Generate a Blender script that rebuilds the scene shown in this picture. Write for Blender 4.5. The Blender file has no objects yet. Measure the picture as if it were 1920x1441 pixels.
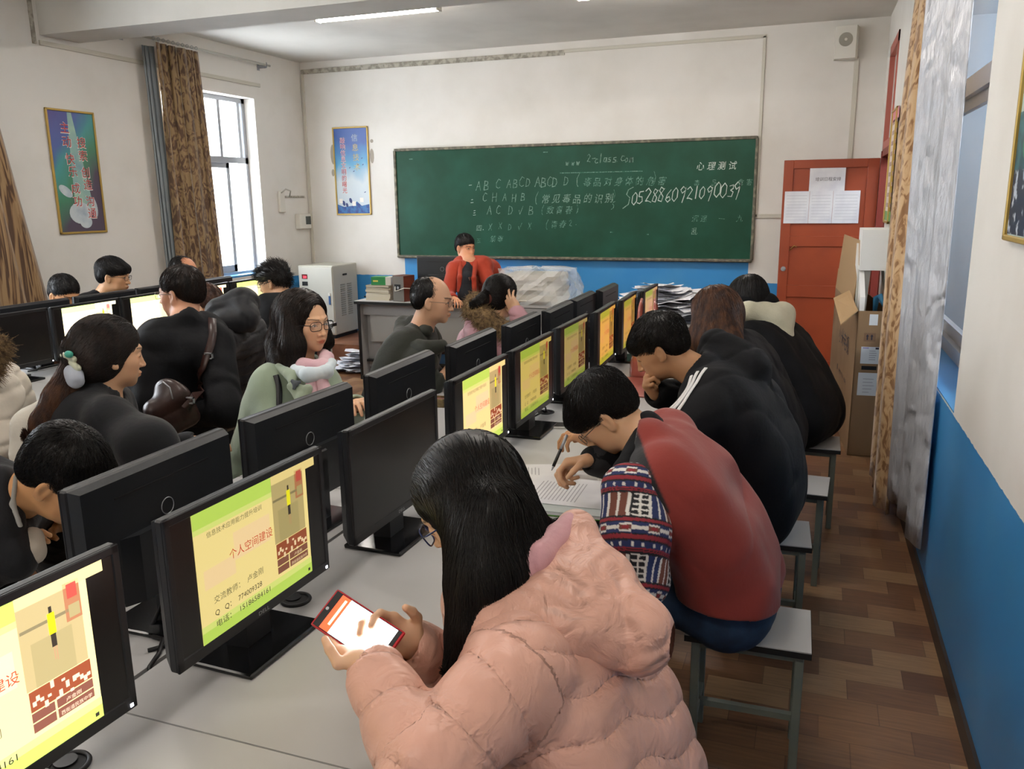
import bpy, bmesh, math, random
import numpy as np
from mathutils import Matrix, Vector
random.seed(7); rng = np.random.default_rng(11)
SC = bpy.context.scene
C = bpy.data.collections.new('classroom'); SC.collection.children.link(C)
PI = math.pi
# ---------------------------------------------------------------- camera
F_PX, YAW, PITCH, ROLL, CAM_H = 1547.1, .35258, .2205, -.01245, 1.68
def cam_axes():
    cy, sy, cp, sp = math.cos(YAW), math.sin(YAW), math.cos(PITCH), math.sin(PITCH)
    fwd = np.array([-sy*cp, cy*cp, -sp]); right = np.array([cy, sy, 0.]); up = np.cross(right, fwd)
    c, s = math.cos(ROLL), math.sin(ROLL)
    return c*right+s*up, -s*right+c*up, fwd
RT, UP, FW = cam_axes()
cam = bpy.data.cameras.new('camera'); co = bpy.data.objects.new('camera', cam); C.objects.link(co)
cam.sensor_width = 36; cam.lens = 36*F_PX/1920; cam.clip_start = .05; cam.clip_end = 100
co.matrix_world = Matrix([[RT[0], UP[0], -FW[0], 0], [RT[1], UP[1], -FW[1], 0], [RT[2], UP[2], -FW[2], CAM_H], [0, 0, 0, 1]])
SC.camera = co
def ray(x, y): return RT*((x-960)/F_PX)-UP*((y-720.5)/F_PX)+FW
def atd(x, y, d): return np.array([0, 0, CAM_H])+ray(x, y)*d           # a point at view depth d
def atz(x, y, z): r = ray(x, y); return np.array([0, 0, CAM_H])+r*(z-CAM_H)/r[2]
def aty(x, y, Y): r = ray(x, y); return np.array([0, 0, CAM_H])+r*Y/r[1]
def atx(x, y, X): r = ray(x, y); return np.array([0, 0, CAM_H])+r*X/r[0]
# ---------------------------------------------------------------- world, light, exposure
W = bpy.data.worlds.new('overcast_sky'); SC.world = W; W.use_nodes = True
bg = W.node_tree.nodes['Background']; bg.inputs[0].default_value = (.88, .94, 1, 1); bg.inputs[1].default_value = 5.5
SC.view_settings.view_transform = 'Standard'; SC.view_settings.look = 'None'
SC.view_settings.exposure = 1.65; SC.view_settings.gamma = 1; SC.view_settings.use_curve_mapping = False
try:
    SC.cycles.use_denoising = True; SC.cycles.max_bounces = 8; SC.cycles.diffuse_bounces = 5
    SC.cycles.transparent_max_bounces = 12; SC.cycles.caustics_reflective = False; SC.cycles.caustics_refractive = False
    SC.cycles.sample_clamp_indirect = 6
except Exception: pass
# ---------------------------------------------------------------- materials
MATS = {}
def srgb(h):
    if isinstance(h, str):
        h = [int(h[i:i+2], 16)/255 for i in (0, 2, 4)]
    return tuple(((c/12.92) if c <= .04045 else ((c+.055)/1.055)**2.4) for c in h)
def mat(name, col='808080', rough=.6, metal=0., spec=.5, noise=None, bump=None, emit=0., attr=False, sheen=0., alpha=1., objtint=False, wave=None, coat=0., trans=0., ridge=None):
    """noise=(scale, other colour, lo, hi[, stretch]); bump=(scale, strength, distance[, stretch])"""
    if name in MATS: return MATS[name]
    m = bpy.data.materials.new(name); m.use_nodes = True; N = m.node_tree.nodes; L = m.node_tree.links
    b = N['Principled BSDF']; c = (*srgb(col), 1)
    b.inputs['Base Color'].default_value = c; b.inputs['Roughness'].default_value = rough; b.inputs['Metallic'].default_value = metal
    b.inputs['Specular IOR Level'].default_value = spec; b.inputs['Sheen Weight'].default_value = sheen; b.inputs['Alpha'].default_value = alpha
    b.inputs['Coat Weight'].default_value = coat; b.inputs['Transmission Weight'].default_value = trans
    tc = N.new('ShaderNodeTexCoord')
    def mapped(st):
        if st is None: return tc.outputs['Object']
        mp = N.new('ShaderNodeMapping'); mp.inputs['Scale'].default_value = st; L.new(tc.outputs['Object'], mp.inputs[0]); return mp.outputs[0]
    csock = None
    if attr:
        a = N.new('ShaderNodeAttribute'); a.attribute_name = 'tint'; csock = a.outputs['Color']
    if noise:
        n = N.new('ShaderNodeTexNoise'); n.inputs['Scale'].default_value = noise[0]; n.inputs['Detail'].default_value = 4
        L.new(mapped(noise[4] if len(noise) > 4 else None), n.inputs['Vector'])
        r = N.new('ShaderNodeMapRange'); r.inputs['From Min'].default_value = noise[2]; r.inputs['From Max'].default_value = noise[3]
        L.new(n.outputs['Fac'], r.inputs['Value'])
        mx = N.new('ShaderNodeMix'); mx.data_type = 'RGBA'; L.new(r.outputs[0], mx.inputs['Factor'])
        if csock: L.new(csock, mx.inputs['A'])
        else: mx.inputs['A'].default_value = c
        mx.inputs['B'].default_value = (*srgb(noise[1]), 1); csock = mx.outputs['Result']
    if csock: L.new(csock, b.inputs['Base Color'])
    if bump:
        n = N.new('ShaderNodeTexNoise'); n.inputs['Scale'].default_value = bump[0]; n.inputs['Detail'].default_value = 5
        L.new(mapped(bump[3] if len(bump) > 3 else None), n.inputs['Vector'])
        bp = N.new('ShaderNodeBump'); bp.inputs['Strength'].default_value = bump[1]; bp.inputs['Distance'].default_value = bump[2]
        L.new(n.outputs['Fac'], bp.inputs['Height']); L.new(bp.outputs[0], b.inputs['Normal'])
        if ridge:
            n2 = N.new('ShaderNodeTexNoise'); n2.noise_type = 'RIDGED_MULTIFRACTAL'; n2.inputs['Scale'].default_value = ridge[0]; n2.inputs['Detail'].default_value = 3; n2.inputs['Distortion'].default_value = .6
            L.new(mapped(ridge[3] if len(ridge) > 3 else None), n2.inputs['Vector']); b2 = N.new('ShaderNodeBump'); b2.inputs['Strength'].default_value = ridge[1]; b2.inputs['Distance'].default_value = ridge[2]; b2.invert = True
            L.new(n2.outputs['Fac'], b2.inputs['Height']); L.new(bp.outputs[0], b2.inputs['Normal']); L.new(b2.outputs[0], b.inputs['Normal'])
    if emit:
        b.inputs['Base Color'].default_value = (0.02, .02, .02, 1); b.inputs['Emission Color'].default_value = c; b.inputs['Emission Strength'].default_value = emit
        if objtint:
            oi = N.new('ShaderNodeObjectInfo'); mx = N.new('ShaderNodeMix'); mx.data_type = 'RGBA'; mx.blend_type = 'MULTIPLY'
            mx.inputs['Factor'].default_value = 1; mx.clamp_result = False
            mx.inputs['A'].default_value = c; L.new(oi.outputs['Color'], mx.inputs['B']); L.new(mx.outputs['Result'], b.inputs['Emission Color'])
    MATS[name] = m; return m
def puffer(name, c, c2, depth=.014, rough=.42, wr=(26, .8, .010), ridge=(9, 1., .03), pucker=(38, .9, .016)):
    """stitched down fabric; the mesh attribute `seam` counts the channels, seams lie at whole numbers"""
    m = mat(name, c, rough, spec=.45, noise=(6, c2, .35, .7), sheen=.1); N = m.node_tree.nodes; L = m.node_tree.links; b = N['Principled BSDF']; tc = N.new('ShaderNodeTexCoord')
    at = N.new('ShaderNodeAttribute'); at.attribute_name = 'seam'
    def MM(op, a, b_=None, c_=None):
        q = N.new('ShaderNodeMath'); q.operation = op
        for i, v in enumerate((a, b_, c_)):
            if v is None: continue
            if isinstance(v, (int, float)): q.inputs[i].default_value = v
            else: L.new(v, q.inputs[i])
        return q.outputs[0]
    a = MM('ABSOLUTE', MM('SINE', MM('MULTIPLY', at.outputs['Fac'], PI))); h = MM('POWER', a, .35); near = MM('POWER', MM('SUBTRACT', 1., a), 1.5)
    def nz(sc, det=3, dist=0., typ=None):
        n = N.new('ShaderNodeTexNoise'); n.inputs['Scale'].default_value = sc; n.inputs['Detail'].default_value = det; n.inputs['Distortion'].default_value = dist
        if typ: n.noise_type = typ
        L.new(tc.outputs['Object'], n.inputs[0]); return n.outputs['Fac']
    def bump(hs, st, d, prev=None, inv=False):
        q = N.new('ShaderNodeBump'); q.inputs['Strength'].default_value = st; q.inputs['Distance'].default_value = d; q.invert = inv; L.new(hs, q.inputs['Height'])
        if prev: L.new(prev, q.inputs['Normal'])
        return q.outputs[0]
    x = bump(nz(wr[0], 4, .8), wr[1], wr[2]); x = bump(h, 1., depth, x); x = bump(MM('MULTIPLY', near, nz(pucker[0], 2, .5)), pucker[1], pucker[2], x); x = bump(nz(ridge[0], 2, 1.2, 'RIDGED_MULTIFRACTAL'), ridge[1], ridge[2], x, True)
    L.new(x, b.inputs['Normal']); return m
# ---------------------------------------------------------------- object helpers
def tag(o, label=None, cat=None, group=None, kind=None):
    if label: o['label'] = label
    if cat: o['category'] = cat
    if group: o['group'] = group
    if kind: o['kind'] = kind
    return o
def empty(name, loc=(0, 0, 0), rz=0, label=None, cat=None, group=None):
    o = bpy.data.objects.new(name, None); o.location = loc; o.rotation_euler = (0, 0, rz); o.empty_display_size = .1
    C.objects.link(o); return tag(o, label, cat, group)
class MB:
    """collects shapes into one mesh"""
    def __init__(s): s.v = []; s.f = []; s.m = []; s.mats = []; s.sm = []
    def mi(s, m):
        if m not in s.mats: s.mats.append(m)
        return s.mats.index(m)
    def raw(s, vs, fs, m, M=None, smooth=False):
        if M is not None:
            M = Matrix(M); vs = [M @ Vector(v) for v in vs]
        o = len(s.v); s.v += [tuple(v) for v in vs]; i = s.mi(m)
        for f in fs: s.f.append([k+o for k in f]); s.m.append(i); s.sm.append(smooth)
        return s
    def box(s, a, b, m, bev=0, M=None, seg=1):
        x0, y0, z0 = [min(p, q) for p, q in zip(a, b)]; x1, y1, z1 = [max(p, q) for p, q in zip(a, b)]
        vs = [(x0, y0, z0), (x1, y0, z0), (x1, y1, z0), (x0, y1, z0), (x0, y0, z1), (x1, y0, z1), (x1, y1, z1), (x0, y1, z1)]
        fs = [(0, 3, 2, 1), (4, 5, 6, 7), (0, 1, 5, 4), (1, 2, 6, 5), (2, 3, 7, 6), (3, 0, 4, 7)]
        if bev:
            bm = bmesh.new(); V = [bm.verts.new(v) for v in vs]
            for f in fs: bm.faces.new([V[k] for k in f])
            bmesh.ops.bevel(bm, geom=list(bm.edges), offset=bev, segments=seg, affect='EDGES', profile=.6)
            bm.verts.index_update(); vs = [tuple(v.co) for v in bm.verts]; fs = [[v.index for v in f.verts] for f in bm.faces]; bm.free()
        return s.raw(vs, fs, m, M, smooth=False)
    def prism(s, pts, z0, z1, m, M=None):
        n = len(pts); vs = [(p[0], p[1], z0) for p in pts]+[(p[0], p[1], z1) for p in pts]
        fs = [list(range(n))[::-1], list(range(n, 2*n))]+[(i, (i+1) % n, n+(i+1) % n, n+i) for i in range(n)]
        return s.raw(vs, fs, m, M)
    def tube(s, pts, r, m, n=8, closed=False, M=None, caps=True):
        pts = [Vector(p) for p in pts]; k = len(pts); rs = r if isinstance(r, (list, tuple)) else [r]*k
        vs = []; prev = None
        for i, p in enumerate(pts):
            if closed: t = (pts[(i+1) % k]-pts[i-1])
            else: t = pts[min(i+1, k-1)]-pts[max(i-1, 0)]
            if t.length < 1e-9: t = Vector((0, 0, 1))
            t.normalize()
            if prev is None: a = t.orthogonal().normalized()
            else:
                a = prev-t*prev.dot(t)
                a = a.normalized() if a.length > 1e-6 else t.orthogonal().normalized()
            prev = a; b = t.cross(a)
            for j in range(n):
                q = 2*PI*j/n; vs.append(p+(a*math.cos(q)+b*math.sin(q))*rs[i])
        fs = []
        for i in range(k if closed else k-1):
            for j in range(n):
                i2 = (i+1) % k; fs.append((i*n+j, i*n+(j+1) % n, i2*n+(j+1) % n, i2*n+j))
        if not closed and caps: fs += [list(range(n))[::-1], [(k-1)*n+j for j in range(n)]]
        return s.raw(vs, fs, m, M, smooth=True)
    def cyl(s, p, r, h, m, n=24, axis='z', M=None, r2=None):
        d = {'x': Vector((1, 0, 0)), 'y': Vector((0, 1, 0)), 'z': Vector((0, 0, 1))}[axis]; p = Vector(p); a = d.orthogonal().normalized(); b = d.cross(a)
        r2 = r if r2 is None else r2
        vs = [p+(a*math.cos(2*PI*j/n)+b*math.sin(2*PI*j/n))*r for j in range(n)]+[p+d*h+(a*math.cos(2*PI*j/n)+b*math.sin(2*PI*j/n))*r2 for j in range(n)]
        s.raw(vs, [(j, (j+1) % n, n+(j+1) % n, n+j) for j in range(n)], m, M, smooth=True)
        return s.raw(vs, [list(range(n))[::-1], list(range(n, 2*n))], m, M)
    def ring(s, c, R, r, m, axis='z', n=28, k=8, M=None, sx=1., sy=1.):
        d = {'x': Vector((1, 0, 0)), 'y': Vector((0, 1, 0)), 'z': Vector((0, 0, 1))}[axis]; a = {'x': Vector((0, 1, 0)), 'y': Vector((1, 0, 0)), 'z': Vector((1, 0, 0))}[axis]; b = d.cross(a)
        return s.tube([Vector(c)+a*math.cos(2*PI*i/n)*R*sx+b*math.sin(2*PI*i/n)*R*sy for i in range(n)], r, m, k, True, M)
    def quad(s, a, b, c, d, m): return s.raw([a, b, c, d], [(0, 1, 2, 3)], m)
    def build(s, name, parent=None, loc=None):
        me = bpy.data.meshes.new(name); me.from_pydata(s.v, [], s.f); me.update()
        for m in s.mats: me.materials.append(m)
        if s.f:
            me.polygons.foreach_set('material_index', s.m); me.polygons.foreach_set('use_smooth', s.sm)
        o = bpy.data.objects.new(name, me); C.objects.link(o)
        if parent is not None: o.parent = parent
        if loc is not None: o.location = loc
        return o
def one(name, fn, label=None, cat=None, group=None, kind=None, parent=None):
    mb = MB(); fn(mb); return tag(mb.build(name, parent), label, cat, group, kind)
def copy_tree(o, parent=None):
    c = o.copy(); C.objects.link(c)
    if parent is not None: c.parent = parent
    for ch in [x for x in list(C.objects) if x.parent is o]: copy_tree(ch, c)
    return c
_tc = {}
def glyphs(text, size):
    """letter outlines as a flat mesh in XY, origin at lower left"""
    if text not in _tc:
        cu = bpy.data.curves.new('t', 'FONT'); cu.body = text; cu.size = 1; cu.resolution_u = 3
        o = bpy.data.objects.new('t', cu); SC.collection.objects.link(o); me = o.to_mesh()
        vs = [tuple(v.co) for v in me.vertices]; fs = [list(p.vertices) for p in me.polygons]
        w = max([v[0] for v in vs] or [0]); o.to_mesh_clear(); bpy.data.objects.remove(o); bpy.data.curves.remove(cu); _tc[text] = (vs, fs, w)
    vs, fs, w = _tc[text]
    return [(v[0]*size, v[1]*size, 0) for v in vs], fs, w*size
def text(mb, s, M, size, m, width=None, jit=0):
    """M maps the text plane (x right, y up, z out) to the object"""
    vs, fs, w = glyphs(s, size); k = 1 if not width or not w else width/w
    mb.raw([(v[0]*k, v[1], 0) for v in vs], fs, m, M); return w*k
def frame(o, x, y):
    """matrix with origin o, axes x and y, z = x cross y"""
    x = Vector(x).normalized(); y = Vector(y); z = x.cross(y).normalized(); y = z.cross(x); o = Vector(o)
    return Matrix([[x[0], y[0], z[0], o[0]], [x[1], y[1], z[1], o[1]], [x[2], y[2], z[2], o[2]], [0, 0, 0, 1]])
# ================================================================ THE ROOM
XL, YB, ZC, YR = -5.58, 8.4, 3.2, -1.6
def RX(y): return .562-.0102*y                 # the right wall runs very slightly out of square
def wallmat(name, blue_z, base='E3E0DA'):
    m = bpy.data.materials.new(name); m.use_nodes = True; N = m.node_tree.nodes; L = m.node_tree.links; b = N['Principled BSDF']
    g = N.new('ShaderNodeNewGeometry'); sp = N.new('ShaderNodeSeparateXYZ'); L.new(g.outputs['Position'], sp.inputs[0])
    n = N.new('ShaderNodeTexNoise'); n.inputs['Scale'].default_value = 30; n.inputs['Detail'].default_value = 3
    n2 = N.new('ShaderNodeTexNoise'); n2.inputs['Scale'].default_value = 1.7; n2.inputs['Detail'].default_value = 6
    L.new(g.outputs['Position'], n.inputs['Vector']); L.new(g.outputs['Position'], n2.inputs['Vector'])
    ad = N.new('ShaderNodeMath'); ad.operation = 'MULTIPLY_ADD'; ad.inputs[1].default_value = .012; L.new(n.outputs['Fac'], ad.inputs[0]); L.new(sp.outputs['Z'], ad.inputs[2])
    lt = N.new('ShaderNodeMath'); lt.operation = 'LESS_THAN'; L.new(ad.outputs[0], lt.inputs[0]); lt.inputs[1].default_value = blue_z+.006
    if name == 'paint_back':                  # the blue reaches up to the board beneath it
        gx = N.new('ShaderNodeMath'); gx.operation = 'GREATER_THAN'; L.new(sp.outputs['X'], gx.inputs[0]); gx.inputs[1].default_value = -4.36
        lx = N.new('ShaderNodeMath'); lx.operation = 'LESS_THAN'; L.new(sp.outputs['X'], lx.inputs[0]); lx.inputs[1].default_value = -.62
        mu = N.new('ShaderNodeMath'); mu.operation = 'MULTIPLY'; L.new(gx.outputs[0], mu.inputs[0]); L.new(lx.outputs[0], mu.inputs[1])
        z2 = N.new('ShaderNodeMath'); z2.operation = 'LESS_THAN'; L.new(ad.outputs[0], z2.inputs[0]); z2.inputs[1].default_value = 1.12
        m2 = N.new('ShaderNodeMath'); m2.operation = 'MULTIPLY'; L.new(mu.outputs[0], m2.inputs[0]); L.new(z2.outputs[0], m2.inputs[1])
        mx_ = N.new('ShaderNodeMath'); mx_.operation = 'MAXIMUM'; L.new(lt.outputs[0], mx_.inputs[0]); L.new(m2.outputs[0], mx_.inputs[1]); lt = mx_
    w = N.new('ShaderNodeMix'); w.data_type = 'RGBA'; w.inputs['A'].default_value = (*srgb(base), 1); w.inputs['B'].default_value = (*srgb('D8D4CC'), 1)
    r1 = N.new('ShaderNodeMapRange'); r1.inputs['From Min'].default_value = .45; r1.inputs['From Max'].default_value = .75; L.new(n2.outputs['Fac'], r1.inputs[0]); L.new(r1.outputs[0], w.inputs['Factor'])
    u = N.new('ShaderNodeMix'); u.data_type = 'RGBA'; u.inputs['A'].default_value = (*srgb('3A8FD0'), 1); u.inputs['B'].default_value = (*srgb('4C99CF'), 1); L.new(r1.outputs[0], u.inputs['Factor'])
    k = N.new('ShaderNodeMix'); k.data_type = 'RGBA'; L.new(lt.outputs[0], k.inputs['Factor']); L.new(w.outputs['Result'], k.inputs['A']); L.new(u.outputs['Result'], k.inputs['B'])
    L.new(k.outputs['Result'], b.inputs['Base Color']); ro = N.new('ShaderNodeMapRange'); L.new(lt.outputs[0], ro.inputs[0]); ro.inputs['To Min'].default_value = .85; ro.inputs['To Max'].default_value = .38
    L.new(ro.outputs[0], b.inputs['Roughness'])
    bp = N.new('ShaderNodeBump'); bp.inputs['Strength'].default_value = .25; bp.inputs['Distance'].default_value = .004; L.new(n2.outputs['Fac'], bp.inputs['Height']); L.new(bp.outputs[0], b.inputs['Normal'])
    return m
PW = wallmat('paint_side', .86); PB = wallmat('paint_back', .855)
CEIL = mat('ceiling_paint', 'D6D3CC', .9, noise=(2., 'CBC8C1', .4, .7)); GREYBLUE = mat('corridor_paint', '75828F', .8)
def floormat():
    m = bpy.data.materials.new('parquet'); m.use_nodes = True; N = m.node_tree.nodes; L = m.node_tree.links; b = N['Principled BSDF']
    g = N.new('ShaderNodeNewGeometry'); sp = N.new('ShaderNodeSeparateXYZ'); L.new(g.outputs['Position'], sp.inputs[0])
    def M(op, a, b_=None, c=None):
        q = N.new('ShaderNodeMath'); q.operation = op
        for i, v in enumerate((a, b_, c)):
            if v is None: continue
            if isinstance(v, (int, float)): q.inputs[i].default_value = v
            else: L.new(v, q.inputs[i])
        return q.outputs[0]
    row = M('FLOOR', M('DIVIDE', sp.outputs['Y'], .125)); xs = M('ADD', sp.outputs['X'], M('MULTIPLY', row, .093)); col = M('FLOOR', M('DIVIDE', xs, .28))
    cb = N.new('ShaderNodeCombineXYZ'); L.new(row, cb.inputs[0]); L.new(col, cb.inputs[1])
    wn = N.new('ShaderNodeTexWhiteNoise'); wn.noise_dimensions = '2D'; L.new(cb.outputs[0], wn.inputs['Vector'])
    par = M('MODULO', M('ABSOLUTE', M('ADD', col, row)), 2.)
    t = M('ADD', M('MULTIPLY', par, .45), M('MULTIPLY', wn.outputs['Value'], .55))
    ramp = N.new('ShaderNodeValToRGB'); e = ramp.color_ramp.elements; e[0].color = (*srgb('6E4B35'), 1); e[1].color = (*srgb('9E7C5A'), 1)
    x = ramp.color_ramp.elements.new(.5); x.color = (*srgb('8A6344'), 1); L.new(t, ramp.inputs[0])
    mp = N.new('ShaderNodeMapping'); mp.inputs['Scale'].default_value = (5, 60, 1); L.new(g.outputs['Position'], mp.inputs[0])
    n = N.new('ShaderNodeTexNoise'); n.inputs['Scale'].default_value = 1.4; n.inputs['Detail'].default_value = 6; L.new(mp.outputs[0], n.inputs[0])
    hs = N.new('ShaderNodeMix'); hs.data_type = 'RGBA'; hs.blend_type = 'MULTIPLY'; hs.inputs['Factor'].default_value = .55; L.new(ramp.outputs[0], hs.inputs['A'])
    rr = N.new('ShaderNodeMapRange'); rr.inputs['From Min'].default_value = .3; rr.inputs['From Max'].default_value = .7; rr.inputs['To Min'].default_value = .55; rr.inputs['To Max'].default_value = 1.15; L.new(n.outputs['Fac'], rr.inputs[0])
    L.new(rr.outputs[0], hs.inputs['B'])
    fy = M('FRACT', M('DIVIDE', sp.outputs['Y'], .125)); fx = M('FRACT', M('DIVIDE', xs, .28))
    e1 = M('LESS_THAN', fy, .02); e2 = M('LESS_THAN', fx, .01); ed = M('MAXIMUM', e1, e2)
    dk = N.new('ShaderNodeMix'); dk.data_type = 'RGBA'; L.new(M('MULTIPLY', ed, .6), dk.inputs['Factor']); L.new(hs.outputs['Result'], dk.inputs['A']); dk.inputs['B'].default_value = (*srgb('4A3020'), 1)
    L.new(dk.outputs['Result'], b.inputs['Base Color']); b.inputs['Roughness'].default_value = .33
    n3 = N.new('ShaderNodeTexNoise'); n3.inputs['Scale'].default_value = 3; L.new(g.outputs['Position'], n3.inputs[0])
    r3 = N.new('ShaderNodeMapRange'); r3.inputs['To Min'].default_value = .22; r3.inputs['To Max'].default_value = .5; L.new(n3.outputs['Fac'], r3.inputs[0]); L.new(r3.outputs[0], b.inputs['Roughness'])
    return m
FLOOR = floormat()
DARK = mat('dark_brown_skirting', '33261D', .45); ALU = mat('aluminium_frame', 'A6A9AE', .4, .4); WHITEPL = mat('white_plastic', 'D9D6CC', .5)
GREYPL = mat('grey_plastic', 'BAB8AE', .5); TILE = mat('podium_tile', '8A5E45', .35, noise=(7, '6E4734', .35, .65))
one('floor', lambda b: b.box((XL-.3, YR-.1, -.1), (3.2, YB+.3, 0), FLOOR), kind='structure')
one('ceiling', lambda b: b.box((XL-.25, YR-.1, ZC), (.75, YB+.25, ZC+.12), CEIL), kind='structure')
one('wall_back', lambda b: b.box((XL-.25, YB, 0), (.75, YB+.22, ZC+.1), PB), kind='structure')
one('wall_rear', lambda b: b.box((XL-.25, YR-.2, 0), (.75, YR, ZC+.1), PW), kind='structure')
# left wall with two window openings
WY0, WY1, WZ0, WZ1 = 6.2, 7.53, .93, 2.73
V0, V1 = 2.05, 3.75
def wl(b):
    x0, x1 = XL-.25, XL
    b.box((x0, YR, 0), (x1, V0, ZC), PW).box((x0, V1, 0), (x1, WY0, ZC), PW).box((x0, WY1, 0), (x1, YB, ZC), PW)
    for a, c in ((V0, V1), (WY0, WY1)):
        b.box((x0, a, 0), (x1, c, WZ0), PW).box((x0, a, WZ1), (x1, c, ZC), PW)
one('wall_left', wl, kind='structure')
GLASS = mat('window_glass', 'FFFFFF', .02, alpha=.12, spec=.5)
def window_left(n, y0, y1):
    e = empty('window_%d' % n); e['kind'] = 'structure'
    X = XL-.16; b = MB(); zt = 2.08; t = .045
    for p, q in (((y0, WZ0), (y1, WZ0+t)), ((y0, WZ1-t), (y1, WZ1)), ((y0, WZ0), (y0+t, WZ1)), ((y1-t, WZ0), (y1, WZ1)), ((y0, zt), (y1, zt+.06))):
        b.box((X-.03, p[0], p[1]), (X+.03, q[0], q[1]), ALU)
    b.build('window_frame', e)
    w = (y1-y0)
    for i, (a, c, dx) in enumerate(((y0+t, y0+.5*w, 0), (y0+.47*w, y1-.27, -.02))):
        s = MB(); tt = .05
        for p, q in (((a, WZ0+t), (c, WZ0+t+.07)), ((a, zt-tt), (c, zt)), ((a, WZ0+t), (a+tt, zt)), ((c-tt, WZ0+t), (c, zt))):
            s.box((X-.015+dx, p[0], p[1]), (X+.015+dx, q[0], q[1]), ALU)
        so = s.build('window_sash', e)
        s = MB(); s.box((X-.003+dx, a+tt, WZ0+t+.07), (X+.003+dx, c-tt, zt-tt), GLASS); s.build('pane', so)
    s = MB()
    for k in (.28, .7, .93): s.box((X-.02, y0+w*k-.02, zt+.06), (X+.02, y0+w*k+.02, WZ1-t), ALU)
    so = s.build('fanlight', e); s = MB(); s.box((X-.003, y0+t, zt+.06), (X+.003, y1-t, WZ1-t), GLASS); s.build('pane', so)
    one('window_sill', lambda b: b.box((XL-.13, y0, WZ0), (XL+.0, y1, WZ0+.02), mat('sill_blue', '3E8AC2', .4)), parent=e)
window_left(1, WY0, WY1); window_left(2, V0, V1)
# right wall: window opening, door opening with transom opening above
RY0, RY1, RZ0, RZ1 = 3.42, 5.6, .87, 2.95
DY0, DY1 = 7.28, 8.12
def wr(b):
    def wb(y0, y1, z0, z1):
        T = .22; vs = [(RX(y0), y0, z0), (RX(y0)+T, y0, z0), (RX(y1)+T, y1, z0), (RX(y1), y1, z0)]; vs += [(v[0], v[1], z1) for v in vs[:4]]
        b.raw(vs, [(0, 3, 2, 1), (4, 5, 6, 7), (0, 1, 5, 4), (1, 2, 6, 5), (2, 3, 7, 6), (3, 0, 4, 7)], PW)
    wb(YR, RY0, 0, ZC); wb(RY0, RY1, 0, RZ0); wb(RY0, RY1, RZ1, ZC); wb(RY1, DY0, 0, ZC); wb(DY0, DY1, 2.9, ZC); wb(DY1, YB, 0, ZC)
one('wall_right', wr, kind='structure')
def win_r():
    e = empty('window_3'); e['kind'] = 'structure'; b = MB(); X = lambda y: RX(y)+.15
    def fr(b, y0, y1, z0, z1, x=0, T=.05, m=ALU):
        b.raw([(X(y0)+x, y0, z0), (X(y0)+x+T, y0, z0), (X(y1)+x+T, y1, z0), (X(y1)+x, y1, z0), (X(y0)+x, y0, z1), (X(y0)+x+T, y0, z1), (X(y1)+x+T, y1, z1), (X(y1)+x, y1, z1)],
              [(0, 3, 2, 1), (4, 5, 6, 7), (0, 1, 5, 4), (1, 2, 6, 5), (2, 3, 7, 6), (3, 0, 4, 7)], m)
    fr(b, RY0, RY1, RZ0, RZ0+.07); fr(b, RY0, RY1, RZ1-.05, RZ1); fr(b, RY0, RY0+.05, RZ0, RZ1); fr(b, RY1-.05, RY1, RZ0, RZ1); fr(b, RY0, RY1, 2.16, 2.25)
    b.build('window_frame', e)
    for a, c, dx in ((RY0+.05, 4.32, 0.01), (4.25, 5.55, .03)):
        s = MB(); fr(s, a, c, RZ0+.07, RZ0+.13, dx, .03); fr(s, a, c, 2.1, 2.16, dx, .03); fr(s, a, a+.05, RZ0+.1, 2.15, dx, .03); fr(s, c-.05, c, RZ0+.1, 2.15, dx, .03)
        so = s.build('window_sash', e); s = MB(); fr(s, a+.05, c-.05, RZ0+.13, 2.1, dx+.01, .006, GLASS); s.build('pane', so)
    s = MB(); fr(s, RY0, RY1, RZ0, RZ0+.006, -.152, .15, mat('sill_blue', '3E8AC2', .4)); s.build('window_sill', e)
    s = MB(); fr(s, 4.3, 4.36, 2.25, 2.9, .01, .03); so = s.build('fanlight', e); s = MB(); fr(s, RY0+.05, RY1-.05, 2.25, 2.9, .02, .006, GLASS); s.build('pane', so)
win_r()
one('trim_4', lambda b: b.box((RX(3.4)+.22, 3.3, RZ0-.05), (RX(3.4)+.3, 5.7, RZ0), GREYBLUE), kind='structure')
# corridor outside the right wall
one('wall_corridor', lambda b: b.box((2.6, YR, 0), (2.7, YB+.3, 2.45), GREYBLUE), kind='structure')  # kept short of the ceiling, the gap shaped to let some sky light in
one('ceiling_corridor', lambda b: b.box((.75, YR, 3.2), (2.7, YB+.3, 3.32), GREYBLUE), kind='structure')
one('wall_corridor_light_block', lambda b: b.box((.75, YR-.2, 0), (2.7, YR-.1, 3.3), GREYBLUE).box((.75, YB+.25, 0), (2.7, YB+.35, 3.3), GREYBLUE), kind='structure')  # closed ends added to block daylight and dim the corridor
# beam
one('beam', lambda b: b.box((XL, 5.0, 2.925), (RX(5), 5.36, ZC), CEIL), kind='structure')
one('beam_rear', lambda b: b.box((XL, 1.1, 2.93), (RX(1), 1.5, ZC), CEIL), kind='structure')
# skirtings
def skr(b):
    T = .012
    for y0, y1 in ((YR, DY0),):
        b.raw([(RX(y0)-T, y0, 0), (RX(y0), y0, 0), (RX(y1), y1, 0), (RX(y1)-T, y1, 0), (RX(y0)-T, y0, .07), (RX(y0), y0, .07), (RX(y1), y1, .07), (RX(y1)-T, y1, .07)],
              [(0, 3, 2, 1), (4, 5, 6, 7), (0, 1, 5, 4), (1, 2, 6, 5), (2, 3, 7, 6), (3, 0, 4, 7)], DARK)
one('baseboard_right', skr, kind='structure')
one('baseboard_left', lambda b: b.box((XL, YR, 0), (XL+.012, 7.4, .09), DARK), kind='structure')
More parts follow.
